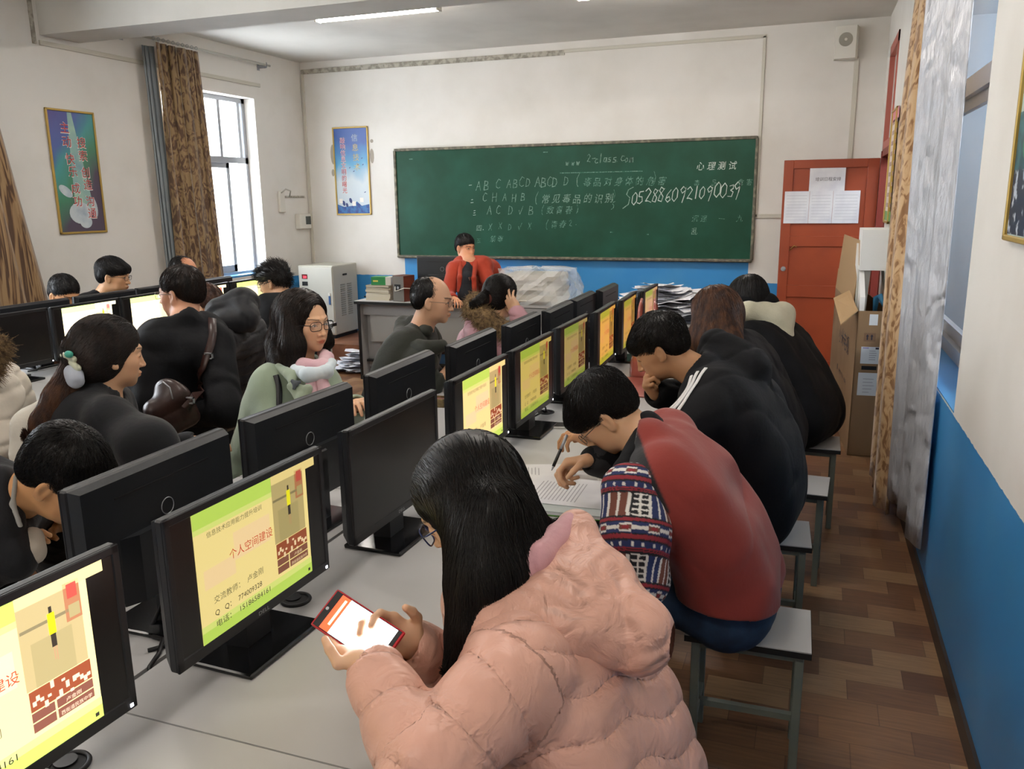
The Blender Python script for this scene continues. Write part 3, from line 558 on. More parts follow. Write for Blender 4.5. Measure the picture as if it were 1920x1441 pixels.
# slide shown on the screens
def em(name, c, s=1.): return mat('screen_'+name, c, .5, emit=s*.33, objtint=True)
def slide(parent, w=.355, h=.268, tint=(1, 1, 1), white=False):
    b = MB(); d = .0006
    def q(x0, y0, x1, y1, m, z=0): b.raw([(z*d, x0*w-w/2, y0*h-h/2), (z*d, x1*w-w/2, y0*h-h/2), (z*d, x1*w-w/2, y1*h-h/2), (z*d, x0*w-w/2, y1*h-h/2)], [(0, 1, 2, 3)], m)
    cream = em('cream', 'EAD78E'); q(0, 0, 1, 1, cream); q(0, .88, .655, 1, em('lime', 'B4D458'), 1); q(0, 0, 1, .09, em('lime', 'B4D458'), 1)
    q(0, .84, .655, .88, em('lime_pale', 'CFDC78'), 1); q(0, .09, 1, .14, em('lime_pale', 'CFDC78'), 1); q(.3, .5, .62, .72, em('blush', 'EBCF9C'), 1); q(.05, .4, .3, .55, em('blush', 'EBCF9C'), 1)
    ph = em('photo_tan', 'B0A06A'); q(.655, .43, .96, 1, ph, 1); q(.655, .93, 1.09, 1.03, em('bar', 'E0CC86'), 2); q(.7, .43, .9, .7, em('photo_floor', 'A29561'), 2); q(.66, .78, .95, .8, em('photo_line', '7F7550'), 2)
    q(.88, .72, .96, .96, em('photo_poster', 'A8714A'), 2); q(.895, .86, .945, .95, em('poster_red', 'B5493A'), 3); q(.895, .74, .95, .82, em('photo_floor', 'A29561'), 3)
    q(.79, .7, .825, .83, em('yellow', 'E6E015'), 3); q(.795, .62, .82, .7, em('dark', '302A20'), 3); q(.80, .83, .815, .87, em('dark', '302A20'), 3); q(.8, .54, .806, .62, em('skin', 'B08A60'), 3); q(.812, .53, .818, .62, em('skin', 'B08A60'), 3)
    br = em('brown', '8C4526'); q(.66, .3, .965, .425, br, 2); q(.66, .235, .77, .292, em('brown2', '7A4A38'), 2); q(.78, .235, .965, .292, em('brown2', '7A4A38'), 2); q(.66, .17, .77, .227, em('brown2', '7A4A38'), 2); q(.78, .17, .965, .227, em('brown2', '7A4A38'), 2)
    for i in range(16): x = .67+i*.018; y = .33+.04*math.sin(i*1.7)+.02*math.sin(i*4.1); q(x, y, x+.018, y+.03+.015*math.sin(i*2.9), em('petal', 'E3C9A0'), 3)
    q(.955, .03, .975, .055, em('dark', '302A20'), 3)
    def t(s, x, y, size, m, wd=None):
        M = frame((.0026, x*w-w/2, y*h-h/2), (0, 1, 0), (0, 0, 1)); text(b, s, M, size*h, m, wd*w if wd else None)
    dk = em('ink', '5E5A3C'); rd = em('red_ink', 'C23A1E')
    t('信息技术应用能力提升培训', .09, .79, .048, dk, .46); t('个人空间建设', .25, .535, .085, rd, .38)
    t('交流教师：  卢金刚', .1, .275, .062, dk, .42); t('Q   Q：  774009328', .1, .175, .06, em('dark', '302A20'), .4); t('电话：  15186584161', .1, .085, .06, em('dark', '302A20'), .47)
    t('卢金刚', .82, .248, .03, em('petal', 'E3C9A0'), .08); t('西街道民族中学', .79, .183, .03, em('petal', 'E3C9A0'), .16)
    o = b.build('slide_picture', parent); o.color = (*tint, 1); return o
def monitor(x, y, rz, label, group, on=None, z=.75, W=.49, H=.305, cable=True, bottom=.072, led=True, tilt=0., logo=True):
    """screen looks along local +X"""
    e = empty('computer_monitor', (x, y, z), rz, label, 'monitor', group); M = Matrix.Translation((0, 0, bottom)) @ Matrix.Rotation(-tilt, 4, 'Y')
    def hou(b):
        b.box((-.006, -W/2, 0), (.014, W/2, H), BLK, .004, M)
        b.prism([(-.045, -.11), (-.045, .11), (-.024, .15), (-.024, -.15)], .012, .165, BACKP, M)
        b.raw([(-.026, -W/2+.014, .02), (-.026, W/2-.014, .02), (-.026, W/2-.014, H-.011), (-.026, -W/2+.014, H-.011), (-.006, -W/2+.003, .003), (-.006, W/2-.003, .003), (-.006, W/2-.003, H-.003), (-.006, -W/2+.003, H-.003)], [(3, 2, 1, 0), (0, 1, 5, 4), (1, 2, 6, 5), (2, 3, 7, 6), (3, 0, 4, 7)], BACKP, M)
        b.box((-.0275, -W*.3, H-.05), (-.0255, W*.3, H-.0455), SLOT, 0, M); b.box((-.047, -.05, .025), (-.044, .05, .1), SLOT, 0, M)
    h = one('housing', hou, parent=e)
    one('bezel', lambda b: b.box((.011, -W/2, 0), (.0175, W/2, .024), BLK, .002, M).box((.011, -W/2, H-.016), (.0175, W/2, H), BLK, .002, M).box((.011, -W/2, 0), (.0175, -W/2+.015, H), BLK, .002, M).box((.011, W/2-.015, 0), (.0175, W/2, H), BLK, .002, M), parent=e)
    d = one('display', lambda b: b.box((.0142, -W/2+.014, .022), (.0152, W/2-.014, H-.015), SCR, 0, M), parent=e)
    if on is not None:
        s = slide(d, tint=on); s.matrix_local = M @ Matrix.Translation((.0158, 0, .022+.134))
    if logo:
        one('logo', lambda b: text(b, 'DELL', M @ frame((.0179, -.018, .007), (0, 1, 0), (0, 0, 1)), .012, LOGO, .036), parent=e)
        one('round_back_logo', lambda b: b.ring((-.0268, 0, H-.115), .019, .0011, LOGO, 'x', M=M), parent=e)
    if led: one('power_light', lambda b: b.box((.0172, W/2-.016, .006), (.0185, W/2-.01, .012), mat('power_led', 'F0F2FF', emit=3.), 0, M), parent=e)
    def neck(b):
        b.prism([(-.05, -.045), (.0, -.038), (.0, .038), (-.05, .045)], .012, bottom+.12, BLK); b.box((-.05, -.05, bottom+.02), (-.03, .05, bottom+.15), BLK, .004)
    one('neck', neck, parent=e)
    one('base', lambda b: b.box((-.1, -.122, 0), (.075, .122, .012), BLK2, .003), parent=e)
    if cable: one('cable', lambda b: b.tube([(-.05, .03, bottom+.05), (-.06, .05, .05), (-.075, .075, .02), (-.1, .09, .016), (-.12, .135, .006), (-.09, .17, .005)], .0045, CABLE, 6), parent=e)
    return e
GR = 'monitors on the right side of the middle row'
RM = [(-1.10, .74, -.06, (2.1, 2.0, 2.3), 'monitor with overexposed slide cut by the lower left corner'),
      (-1.075, 1.328, -.03, (1, .96, .9), 'monitor with large readable yellow slide, nearest whole screen'),
      (-1.068, 1.945, -.02, None, 'monitor with switched-off black screen, between the two yellow slide screens'),
      (-1.06, 2.555, 0, (1.35, 1.15, 1.15), 'monitor with bright pinkish slide just above the head of the pink coat woman'),
      (-1.055, 3.1, 0, (.66, .58, .32), 'monitor with ochre slide, standing behind the white phone'),
      (-1.055, 3.69, 0, (.42, .36, .27), 'monitor with dim tan slide, between two brighter orange-yellow screens'),
      (-1.03, 4.22, .04, (.88, .52, .22), 'monitor with bright orange slide in front of the pink handbag'),
      (-1.02, 4.725, .04, (.68, .42, .2), 'monitor with orange slide partly behind the handbag handles'),
      (-.99, 5.225, .0, (.72, .52, .6), 'monitor with pinkish slide, farthest on the right side of the row')]
for x, y, a, on, lb in RM: monitor(x, y, a, lb, GR, on)
GL = 'monitors on the left side of the middle row, seen from behind'
LM = [(-1.375, 1.39, 'black monitor back in front of the man with lowered head'), (-1.37, 1.955, 'black monitor back right below the woman in the mint coat'),
      (-1.355, 2.55, 'black monitor back beside the small gold box, in front of the mint coat woman'), (-1.33, 3.135, 'black monitor back in front of the man in the dark green coat'),
      (-1.305, 3.69, 'black monitor back below the fur hood woman'), (-1.28, 4.2, 'black monitor back just right of the fur hood woman'), (-1.28, 4.70, 'black monitor back, second farthest of its row'), (-1.255, 5.205, 'black monitor back, farthest of its row by the blue wall')]
for i, (x, y, lb) in enumerate(LM): monitor(x, y, PI+(-.04 if i == 1 else .02), lb, GL, None, led=False)
GF = 'monitors on the aisle side of the left row'
for i, (y, on, lb) in enumerate(((3.15, None, 'black switched-off monitor at the left photo edge'), (3.65, (5., 5.4, 7.5), 'monitor with white overexposed screen left of the woman with the ponytail'), (4.145, (4.4, 4.6, 6), 'monitor with white overexposed screen left of the man with the shoulder bag'),
                       (4.64, (3.8, 3.8, 4.6), 'monitor with pale slide right of the man with the shoulder bag'), (5.135, (3.2, 3.2, 3.8), 'monitor with pale yellow screen in front of the spiky-haired man'))):
    monitor(LX+.2-.01*(4-i), y, .0, lb, GF, on)
for y, lb in ((3.0, 'monitor back at the far left, facing the wall'), (3.56, 'monitor back in front of the short-haired man by the curtain'), (4.09, 'monitor back in front of the man with glasses at the wall'), (4.6, 'monitor back in front of the man beside the brown curtain'), (5.08, 'monitor back under the left window')):
    monitor(LX-.13, y, PI, lb, 'monitors on the window side of the left row', None, led=False)
# power cables on the table
def cable(pts, label, r=.004, m=CABLE): one('power_cable', lambda b: b.tube(pts, r, m, 8), label, 'cable')
cable([(-1.40, 1.40, .86), (-1.36, 1.36, .79), (-1.345, 1.30, .757), (-1.31, 1.27, .756), (-1.28, 1.265, .758), (-1.25, 1.22, .756), (-1.238, 1.18, .75), (-1.236, 1.175, .70)], 'black monitor cable dropping into the table gap beside the large yellow slide screen', .005)
cable([(-1.06, 3.25, .83), (-1.07, 3.33, .79), (-1.085, 3.38, .765), (-1.09, 3.4, .752)], 'thin black cable curving into the grommet near the white phone', .004)
cable([(-1.1, 3.22, .77), (-1.08, 3.3, .775), (-1.1, 3.36, .77), (-1.095, 3.4, .752)], 'second black cable looping over to the grommet near the white phone', .004)
cable([(-1.25, 1.97, .86), (-1.2, 2.02, .80), (-1.17, 2.03, .775), (-1.16, 1.98, .758), (-1.2, 1.93, .756)], 'black cable with a plug hanging between two black monitors', .005)
# stools
def stool(x, y, rz, label, group='grey metal stools'):
    e = empty('stool', (x, y, 0), rz, label, 'stool', group)
    one('seat', lambda b: b.box((-.175, -.13, .412), (.175, .13, .431), TOP), parent=e)
    one('seat_edge', lambda b: b.box((-.1765, -.1315, .409), (.1765, .1315, .4275), EDGE), parent=e)
    one('seat_frame', lambda b: b.box((-.155, -.11, .385), (.155, -.09, .409), STEEL).box((-.155, .09, .385), (.155, .11, .409), STEEL).box((-.155, -.11, .385), (-.135, .11, .409), STEEL).box((.135, -.11, .385), (.155, .11, .409), STEEL), parent=e)
    for sx in (-1, 1):
        for sy in (-1, 1): one('leg', lambda b: b.box((sx*.145-.0125, sy*.1-.0125, .0), (sx*.145+.0125, sy*.1+.0125, .409), STEEL, .002), parent=e)
        one('stretcher', lambda b: b.box((sx*.145-.01, -.09, .13), (sx*.145+.01, .09, .15), STEEL), parent=e)
    one('stretcher', lambda b: b.box((-.14, -.01, .13), (.14, .01, .15), STEEL), parent=e)
stool(-.12, 2.37, .02, 'grey topped metal stool under the man in the red-backed jacket')
stool(-.13, 3.12, .05, 'grey topped metal stool under the man in the striped black jacket')
stool(-.06, 3.72, -.05, 'grey topped metal stool standing half empty behind the striped black jacket')
stool(.0, 4.42, 0, 'metal stool under the woman with the cream hood, in front of the red door')
stool(-.25, 1.3, 0, 'metal stool hidden beneath the woman in the pink puffer coat')
for x, y, lb in ((-2.25, 1.55, 'metal stool under the man with lowered head'), (-2.4, 2.15, 'metal stool under the woman with the long ponytail'), (-2.12, 2.85, 'metal stool under the woman in the mint coat'), (-2.15, 3.85, 'metal stool under the man in the dark green coat'), (-2.0, 4.72, 'metal stool under the woman with the fur hood'),
                 (-2.95, 3.05, 'metal stool under the man with the brown shoulder bag'), (-3.3, 3.75, 'metal stool under the person in the black quilted coat'), (-3.3, 4.5, 'metal stool under the spiky-haired man'), (-4.98, 4.05, 'metal stool under the short-haired man behind the left row'), (-5.02, 4.5, 'metal stool under the man with glasses by the wall'), (-5.02, 5.1, 'metal stool under the man beside the curtain'), (-2.98, 2.2, 'metal stool under the person in the white puffer coat')):
    stool(x, y, 0, lb)
# ================================================================ FRONT OF THE ROOM
BROWN = mat('walnut_veneer', '6B3524', .45, noise=(6, '57281B', .35, .7, (1, 1, 6))); GRILLE = mat('grey_speaker_cloth', '77746E', .8)
e = empty('teacher_desk', (-3.47, 7.12, 0), 0, 'long grey teacher desk with black edges in front of the podium', 'desk')
one('worktop', lambda b: b.box((-.62, -.31, .74), (.62, .31, .762), TOP), parent=e); one('edge_band', lambda b: b.box((-.622, -.312, .732), (.622, .312, .757), EDGE), parent=e)
for x in (-.59, .59): one('side_panel', lambda b: b.box((x-.012, -.28, 0), (x+.012, .28, .732), PANEL), parent=e); one('edge_strip', lambda b: b.box((x-.014, -.288, 0), (x+.014, -.278, .732), EDGE), parent=e)
one('modesty_panel', lambda b: b.box((-.52, -.2, .36), (.578, -.182, .66), mat('pale_panel', 'AAABA8', .55)).box((-.578, -.22, .62), (.578, -.2, .732), PANEL), parent=e)
one('side_locker', lambda b: b.box((-.578, -.15, .1), (-.2, .2, .6), PANEL), parent=e); one('lower_shelf', lambda b: b.box((-.578, -.2, .16), (.578, .25, .18), EDGE), parent=e)
one('white_socket_strip', lambda b: b.box((-3.85, 7.0, .181), (-3.72, 7.06, .22), WHITEPL, .006), 'white socket strip on the shelf under the teacher desk', 'power strip')
monitor(-3.3, 7.13, PI/2+.05, 'black monitor back on the teacher desk in front of the teacher', 'teacher monitor', None, z=.762, led=False, W=.53, H=.33, cable=False)
def spk(x, y, rz, label, flip):
    e = empty('desk_speaker', (x, y, .762), rz, label, 'loudspeaker', 'pair of wooden desk speakers')
    one('cabinet', lambda b: b.box((-.07, -.075, 0), (.07, .08, .24), BROWN, .003), parent=e); one('back_panel', lambda b: b.box((-.066, -.077, .004), (.066, -.07, .236), GRILLE), parent=e)
    if flip: one('socket_panel', lambda b: b.box((-.045, -.08, .1), (.03, -.076, .16), SLOT).cyl((0, -.084, .13), .012, .006, ALU, 14, 'y'), parent=e); one('speaker_wire', lambda b: b.tube([(-.03, -.085, .14), (-.02, -.1, .1), (.03, -.11, .11), (.08, -.09, .13), (.12, 0, .12)], .004, WHITEPL, 6), parent=e)
spk(-3.62, 6.93, -.25, 'walnut and grey desk speaker on the left of the teacher monitor', True); spk(-2.98, 6.96, -.15, 'grey backed desk speaker on the right of the teacher monitor', False)
cl = ['D8D2C0', 'C9C2AA', 'DAD6CC', 'B8AE96', 'CFCBBF', 'C4B890', '8C8470']; zz = .762
for i, c in enumerate(cl):
    h = .017+.004*(i % 3); a = random.uniform(-.12, .12); e = empty('book', (-3.88+random.uniform(-.01, .01), 6.98+random.uniform(-.01, .01), zz), a, ['bottom', 'second', 'third', 'fourth', 'fifth', 'sixth', 'top'][i]+' book of the stack on the teacher desk, counted from the desk', 'book', 'books stacked on the teacher desk')
    one('cover', lambda b: b.box((-.125, -.085, 0), (.125, .085, .0018), mat('book_cover_'+c, c, .5)).box((-.125, -.085, h-.0018), (.125, .085, h), mat('book_cover_'+c, c, .5)).box((-.125, -.086, 0), (-.1235, .085, h), mat('book_cover_'+c, c, .5)), parent=e)
    one('pages', lambda b: b.box((-.123, -.083, .0018), (.122, .083, h-.0018), mat('book_pages', 'D9D2BE', .8)), parent=e); zz += h
e = empty('small_box', (-3.86, 6.98, zz), .12, 'green and white cardboard box lying on the stack of books', 'box')
one('green_wrap', lambda b: b.box((-.1, -.06, 0), (.045, .06, .075), mat('green_card', '2C8A4A', .5)), parent=e); one('white_end', lambda b: b.box((.045, -.06, 0), (.1, .06, .075), WHITEPL), parent=e); one('yellow_mark', lambda b: b.box((-.08, -.062, .03), (-.03, -.06, .045), mat('label_yellow', 'D8D060', .5)), parent=e)
def crumple(b, x, y, z, n, w, d, h, m=PAPER, s=.2):
    for i in range(n):
        cx, cy = x+random.uniform(-w, w), y+random.uniform(-d, d); cz = z+h*(i/n)*(1-.6*max(abs(cx-x)/w, abs(cy-y)/d)); a = random.uniform(0, 6.28); g = 4; vs = []
        cv = random.uniform(-.25, .25); tl = random.uniform(-.25, .25)
        for u in range(g):
            for v in range(g):
                X, Y = (u/(g-1)-.5)*s, (v/(g-1)-.5)*s*1.35; vs.append((cx+X*math.cos(a)-Y*math.sin(a), cy+X*math.sin(a)+Y*math.cos(a), max(z+.002, cz+.004*i*0+cv*X*X*8+tl*Y*.6+random.uniform(0, .012))))
        b.raw(vs, [(u*g+v, u*g+v+1, (u+1)*g+v+1, (u+1)*g+v) for u in range(g-1) for v in range(g-1)], m)
crb = MB(); crumple(crb, -4.36, 7.2, .001, 30, .15, .12, .22, s=.16); tag(crb.build('loose_papers'), 'heap of crumpled papers on the floor left of the teacher desk', 'papers', kind='stuff')
e = empty('fire_extinguisher', (-4.27, 7.42, 0), 0, 'red fire extinguisher standing between metal cabinet and teacher desk', 'fire extinguisher')
RP = mat('extinguisher_red', 'B3241F', .3); one('cylinder', lambda b: b.tube([(0, 0, 0), (0, 0, .02), (0, 0, .55), (0, 0, .6), (0, 0, .64), (0, 0, .68)], [.075, .08, .08, .07, .04, .025], RP, 20), parent=e)
one('valve', lambda b: b.box((-.05, -.012, .68), (.04, .012, .7), EDGE).box((-.06, -.01, .72), (.02, .01, .735), EDGE).cyl((0, 0, .66), .015, .05, ALU), parent=e); one('hose', lambda b: b.tube([(-.02, 0, .69), (-.09, -.03, .66), (-.11, -.04, .5), (-.09, -.05, .3)], .012, EDGE), parent=e)
# voltage stabiliser cabinet
CAB = mat('cabinet_grey', 'B5B3A6', .45); e = empty('metal_cabinet', (-5.15, 8.03, .2), 0, 'grey voltage stabiliser cabinet with red digital display in the back left corner', 'cabinet')
one('body', lambda b: b.box((-.215, -.24, .04), (.225, .27, .8), CAB, .008).box((-.2, -.22, 0), (.2, .25, .04), EDGE), parent=e)
d = one('front_door', lambda b: b.box((-.205, -.247, .06), (.215, -.24, .78), mat('cabinet_front', 'B9B8AE', .4), .002), parent=e); one('lock_handle', lambda b: b.box((.165, -.256, .38), (.185, -.247, .5), mat('handle_blue', '3A5E94', .3)).box((.163, -.258, .475), (.187, -.247, .505), WHITEPL), parent=d)
one('red_display', lambda b: b.box((-.165, -.25, .655), (-.095, -.246, .705), mat('led_window', '5A1010', .3)), parent=e); one('digits', lambda b: text(b, '220', frame((-.15, -.2506, .664), (1, 0, 0), (0, 0, 1)), .035, mat('led_digits', 'FF4050', emit=2.), .045), parent=e)
one('dark_display', lambda b: b.box((-.165, -.25, .58), (-.095, -.246, .625), SLOT), parent=e); one('caption_strip', lambda b: b.box((-.175, -.25, .495), (-.03, -.246, .505), mat('teal_strip', '4A8C8C', .5)), parent=e)
for i, c in enumerate(('C03A34', '2F8A4A')): one('push_button', lambda b: b.cyl((-.15+i*.05, -.258, .53), .011, .012, mat('button_'+c, c, .4), 14, 'y'), parent=e)
def louv(b):
    for c in (-.1, .04):
        for k in range(15): b.box((.223, c, .24+k*.024), (.23, c+.09, .25+k*.024), mat('louvre_shadow_gap', '8E8C80', .6), M=Matrix.Translation((0, 0, 0)))
    b.box((.223, -.04, .68), (.231, .04, .7), EDGE)
one('side_louvres', louv, parent=e)
# printer table and bagged printer
table_unit(-2.83, -1.9, 6.98, 7.5, 'grey table in front of the chalkboard carrying the bagged printer', 'tables at the front', -1)
PRN = mat('printer_white', 'C9C5BA', .5); e = empty('printer', (-2.42, 7.25, .75), 0, 'beige office printer wrapped in clear plastic, beneath the chalkboard', 'printer')
one('body', lambda b: b.box((-.27, -.2, 0), (.27, .2, .15), PRN, .02, seg=2).box((-.25, -.18, .15), (.25, .18, .2), PRN, .015), parent=e); one('scanner_lid', lambda b: b.box((-.26, -.19, .2), (.26, .2, .27), PRN, .02, seg=2), parent=e)
one('paper_slot', lambda b: b.box((-.2, -.203, .09), (.2, -.198, .13), mat('slot_grey', '8B887E', .6)), parent=e); one('output_tray', lambda b: b.box((-.2, -.27, .03), (.2, -.18, .045), PRN, .004), parent=e)
def film(b):
    n, k = 44, 9; vs = []
    for j in range(k):
        t = j/(k-1); sc = 1.22-.2*t if j < k-1 else .2
        for i in range(n):
            a = 2*PI*i/n; wob = 1+.05*math.sin(5*a+j)+.04*math.sin(11*a-2*j)+random.uniform(-.02, .02); sq = 1/max(abs(math.cos(a)), abs(math.sin(a)))**.75
            vs.append((.31*sc*math.cos(a)*sq*wob+.05*(1-t)*(math.cos(a) > 0), .235*sc*math.sin(a)*sq*wob, .004+.305*min(1, t*1.14)+.012*math.sin(7*a)*t+(.01 if j == k-1 else 0)))
    fs = [(j*n+i, j*n+(i+1) % n, (j+1)*n+(i+1) % n, (j+1)*n+i) for j in range(k-1) for i in range(n)]+[[(k-1)*n+i for i in range(n)]]
    b.raw(vs, fs, PLASTIC)
PLASTIC = mat('clear_plastic_film', 'EEF0F2', .12, alpha=.32, spec=.9, bump=(30, .8, .01)); tag(one('plastic_cover', film), 'crinkled clear plastic bag draped over the printer', 'plastic bag').location = (-2.40, 7.25, .75)
# pile of papers on a low table
table_unit(-1.55, -.72, 6.2, 6.9, 'grey table at the front holding the big heap of papers', 'tables at the front', -1)
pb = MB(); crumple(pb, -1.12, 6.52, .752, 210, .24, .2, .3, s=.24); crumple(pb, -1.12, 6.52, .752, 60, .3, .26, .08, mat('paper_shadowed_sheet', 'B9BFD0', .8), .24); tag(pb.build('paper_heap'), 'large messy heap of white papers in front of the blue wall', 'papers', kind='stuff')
# pink handbag and red tray on the middle row
LEA = mat('pink_patent_leather', 'B4695F', .22, noise=(6, '9C5249', .35, .7), coat=.4); cx, cy = -.83, 4.38
e = empty('handbag', (cx, cy, .75), .1, 'glossy dusty pink leather handbag with looped handles among the monitors', 'handbag')
def bag(b):
    n, k = 32, 12; vs = []
    for j in range(k):
        t = j/(k-1); w = .175*(1-.12*t**2)*(1 if j < k-1 else .93); d = .085*(1-.75*t**2.2); z = .25*t+(.0 if j else 0)
        for i in range(n):
            a = 2*PI*i/n; c, s_ = math.cos(a), math.sin(a); vs.append((d*math.copysign(abs(c)**.6, c)*(1+.05*math.sin(8*a)*t), w*math.copysign(abs(s_)**.45, s_), z-.02*t*math.cos(2*a)*(abs(s_) < .6)))
    b.raw(vs, [(j*n+i, j*n+(i+1) % n, (j+1)*n+(i+1) % n, (j+1)*n+i) for j in range(k-1) for i in range(n)]+[list(range(n))[::-1], [(k-1)*n+i for i in range(n)]], LEA, smooth=True)
one('body', bag, parent=e)
for s in (-1, 1): one('handle', lambda b: b.tube([(s*.03, -.075, .2), (s*.045, -.08, .27), (s*.04, -.06, .36), (s*.035, 0, .4), (s*.04, .06, .36), (s*.045, .08, .27), (s*.03, .075, .2)], .008, LEA, 10), parent=e)
one('buckle', lambda b: b.ring((.09, 0, .17), .018, .003, mat('rose_gold', 'C98A70', .25, .8), 'x'), parent=e)
tag(one('folder', lambda b: b.box((-.94, 3.8, .7505), (-.66, 4.2, .762), mat('pink_folder', 'A65A50', .35), .004)), 'flat reddish pink folder lying on the table below the handbag', 'folder')
e = empty('small_box', (-1.612, 3.372, .75), .1, 'small gold card box with open top on the middle row table', 'box')
gm = mat('gold_card', '8E7B52', .5, noise=(40, '6B5A3A', .4, .6)); one('box_body', lambda b: b.box((-.045, -.035, 0), (.045, -.031, .04), gm).box((-.045, .031, 0), (.045, .035, .04), gm).box((-.045, -.035, 0), (-.041, .035, .04), gm).box((.041, -.035, 0), (.045, .035, .04), gm).box((-.045, -.035, 0), (.045, .035, .004), gm), parent=e); one('box_lining', lambda b: b.box((-.04, -.03, .004), (.04, .03, .03), mat('box_lining', '7A4A48', .7)), parent=e)
# phones on the table
def phone(loc, M, label, case, scr, L=.148, Wd=.072, red=False):
    e = empty('mobile_phone', (0, 0, 0), 0, label, 'phone'); e.matrix_world = M
    one('case', lambda b: b.box((-Wd/2, -L/2, 0), (Wd/2, L/2, .0085), case, .004, seg=2), parent=e); one('display', lambda b: b.box((-Wd/2+.003, -L/2+.004, .0083), (Wd/2-.003, L/2-.004, .0092), SLOT, .0003), parent=e)
    if red:
        one('lit_page', lambda b: b.box((-Wd/2+.0045, -L/2+.012, .0093), (Wd/2-.0045, L/2-.038, .0096), mat('phone_white', 'FFFFFF', emit=2.6)).box((-Wd/2+.0045, L/2-.038, .0093), (Wd/2-.0045, L/2-.018, .0096), mat('phone_red', 'F0401E', emit=1.3)).box((-Wd/2+.016, L/2-.033, .0097), (Wd/2-.01, L/2-.028, .0099), mat('phone_title', 'FFC090', emit=1.2)), parent=e)
        one('camera_notch', lambda b: b.cyl((0, L/2-.009, .0092), .003, .0004, ALU), parent=e)
    else: one('home_button', lambda b: b.cyl((0, -L/2+.009, .0092), .004, .0005, scr), parent=e)
    return e
phone(None, Matrix.Translation((-.95, 3.2, .7505)) @ Matrix.Rotation(-1.35, 4, 'Z'), 'white-edged phone lying on the table beside the hand with the watch', mat('white_case', 'C9C9C6', .3), GREYPL)
e = empty('mobile_phone', (-1.47, 1.2, .7505), -.9, 'slim red-edged phone on its side near the lower left screens', 'phone'); one('case', lambda b: b.box((-.012, -.05, 0), (.012, .05, .012), mat('wine_case', '6E2A3A', .35), .004), parent=e); one('white_back', lambda b: b.box((-.01, -.048, .0118), (.01, .048, .013), WHITEPL), parent=e)
# papers, book and pen in front of the writing man
def sheet(x, y, z, rz, label, w=.21, l=.297, lines=14, x0=.1):
    e = empty('paper_sheet', (x, y, z), rz, label, 'paper sheet', 'papers in front of the writing man'); one('sheet', lambda b: b.box((-w/2, -l/2, 0), (w/2, l/2, .0008), PAPER), parent=e)
    def pr(b):
        for k in range(lines): b.box((-w*.36, l*.36-k*.012, .0008), (w*random.uniform(.25, .36), l*.36-k*.012+.003, .0012), INKF)
    one('printed_lines', pr, parent=e); return e
sheet(-.81, 2.6, .7515, 1.9, 'white printed sheet under the writing hand, lowest of the pile', lines=6); sheet(-.82, 2.46, .7525, 1.5, 'white sheet with dark notes on its left side, middle of the pile', lines=5)
e = empty('exercise_book', (-.68, 2.36, .7505), 1.62, 'thick book with green and grey cover under the printed papers', 'book'); one('cover', lambda b: b.box((-.13, -.18, 0), (.13, .18, .003), mat('green_cover', '4E8A2E', .35)).box((-.13, -.18, .012), (.13, .18, .0145), mat('pale_cover', 'A9B4B4', .3)), parent=e); one('pages', lambda b: b.box((-.128, -.178, .003), (.128, .178, .012), PAPER), parent=e)
sheet(-.68, 2.41, .766, 1.6, 'top printed sheet of dense faint text lying on the book', .25, .33, 13)
# cardboard box with foam
CB = mat('corrugated_card', '8F7252', .8, noise=(3, '86694B', .4, .7)); CBI = mat('card_inside', 'A98A64', .85); FOAM = mat('white_foam', 'E4E4E0', .7, bump=(300, .15, .001)); LAB = mat('box_label', 'D2D6D8', .5); INKB = mat('box_print', '2E2838', .7)
bx = Matrix(); X0, X1, Y0, Y1, BH = .0, .19, .0, 1.45, .96
a = math.atan2(.272-.156, 7.141-5.671); e = empty('cardboard_box', (.272, 5.675, 0), a, 'tall narrow television carton with open flaps beside the red door', 'cardboard box')
t = .006
one('carton', lambda b: b.box((X0, Y0, 0), (X1, Y0+t, BH), CB).box((X0, Y1-t, 0), (X1, Y1, BH+.02), CB).box((X0, Y0, 0), (X0+t, Y1, BH), CB).box((X1-t, Y0, 0), (X1, Y1, BH), CB).box((X0, Y0, 0), (X1, Y1, t), CB), parent=e)
def flp(b, q, m=CBI, t=.006):
    q = [Vector(v) for v in q]; n = (q[1]-q[0]).cross(q[3]-q[0]).normalized()*t; r = [v+n for v in q]
    b.raw(q+r, [(0, 1, 2, 3), (7, 6, 5, 4), (0, 4, 5, 1), (1, 5, 6, 2), (2, 6, 7, 3), (3, 7, 4, 0)], m)
one('flap', lambda b: flp(b, [(.0, .0, BH), (-.03, .26, BH+.10), (-.13, .22, BH+.05), (-.10, -.03, BH-.09)]), parent=e)
one('flap', lambda b: flp(b, [(.0, .32, BH), (0, 1.44, BH), (.035, 1.44, BH+.42), (.035, .34, BH+.42)]), parent=e)
one('flap', lambda b: flp(b, [(0, 1.44, BH), (.19, 1.44, BH), (.18, 1.46, BH+.15), (.01, 1.46, BH+.15)]), parent=e)
for q in ((.07, .12, .87, .94), (.035, .145, .62, .73), (.03, .145, .41, .56)): one('shipping_label', lambda b: b.box((q[0], -.001, q[2]), (q[1], 0, q[3]), LAB), parent=e)
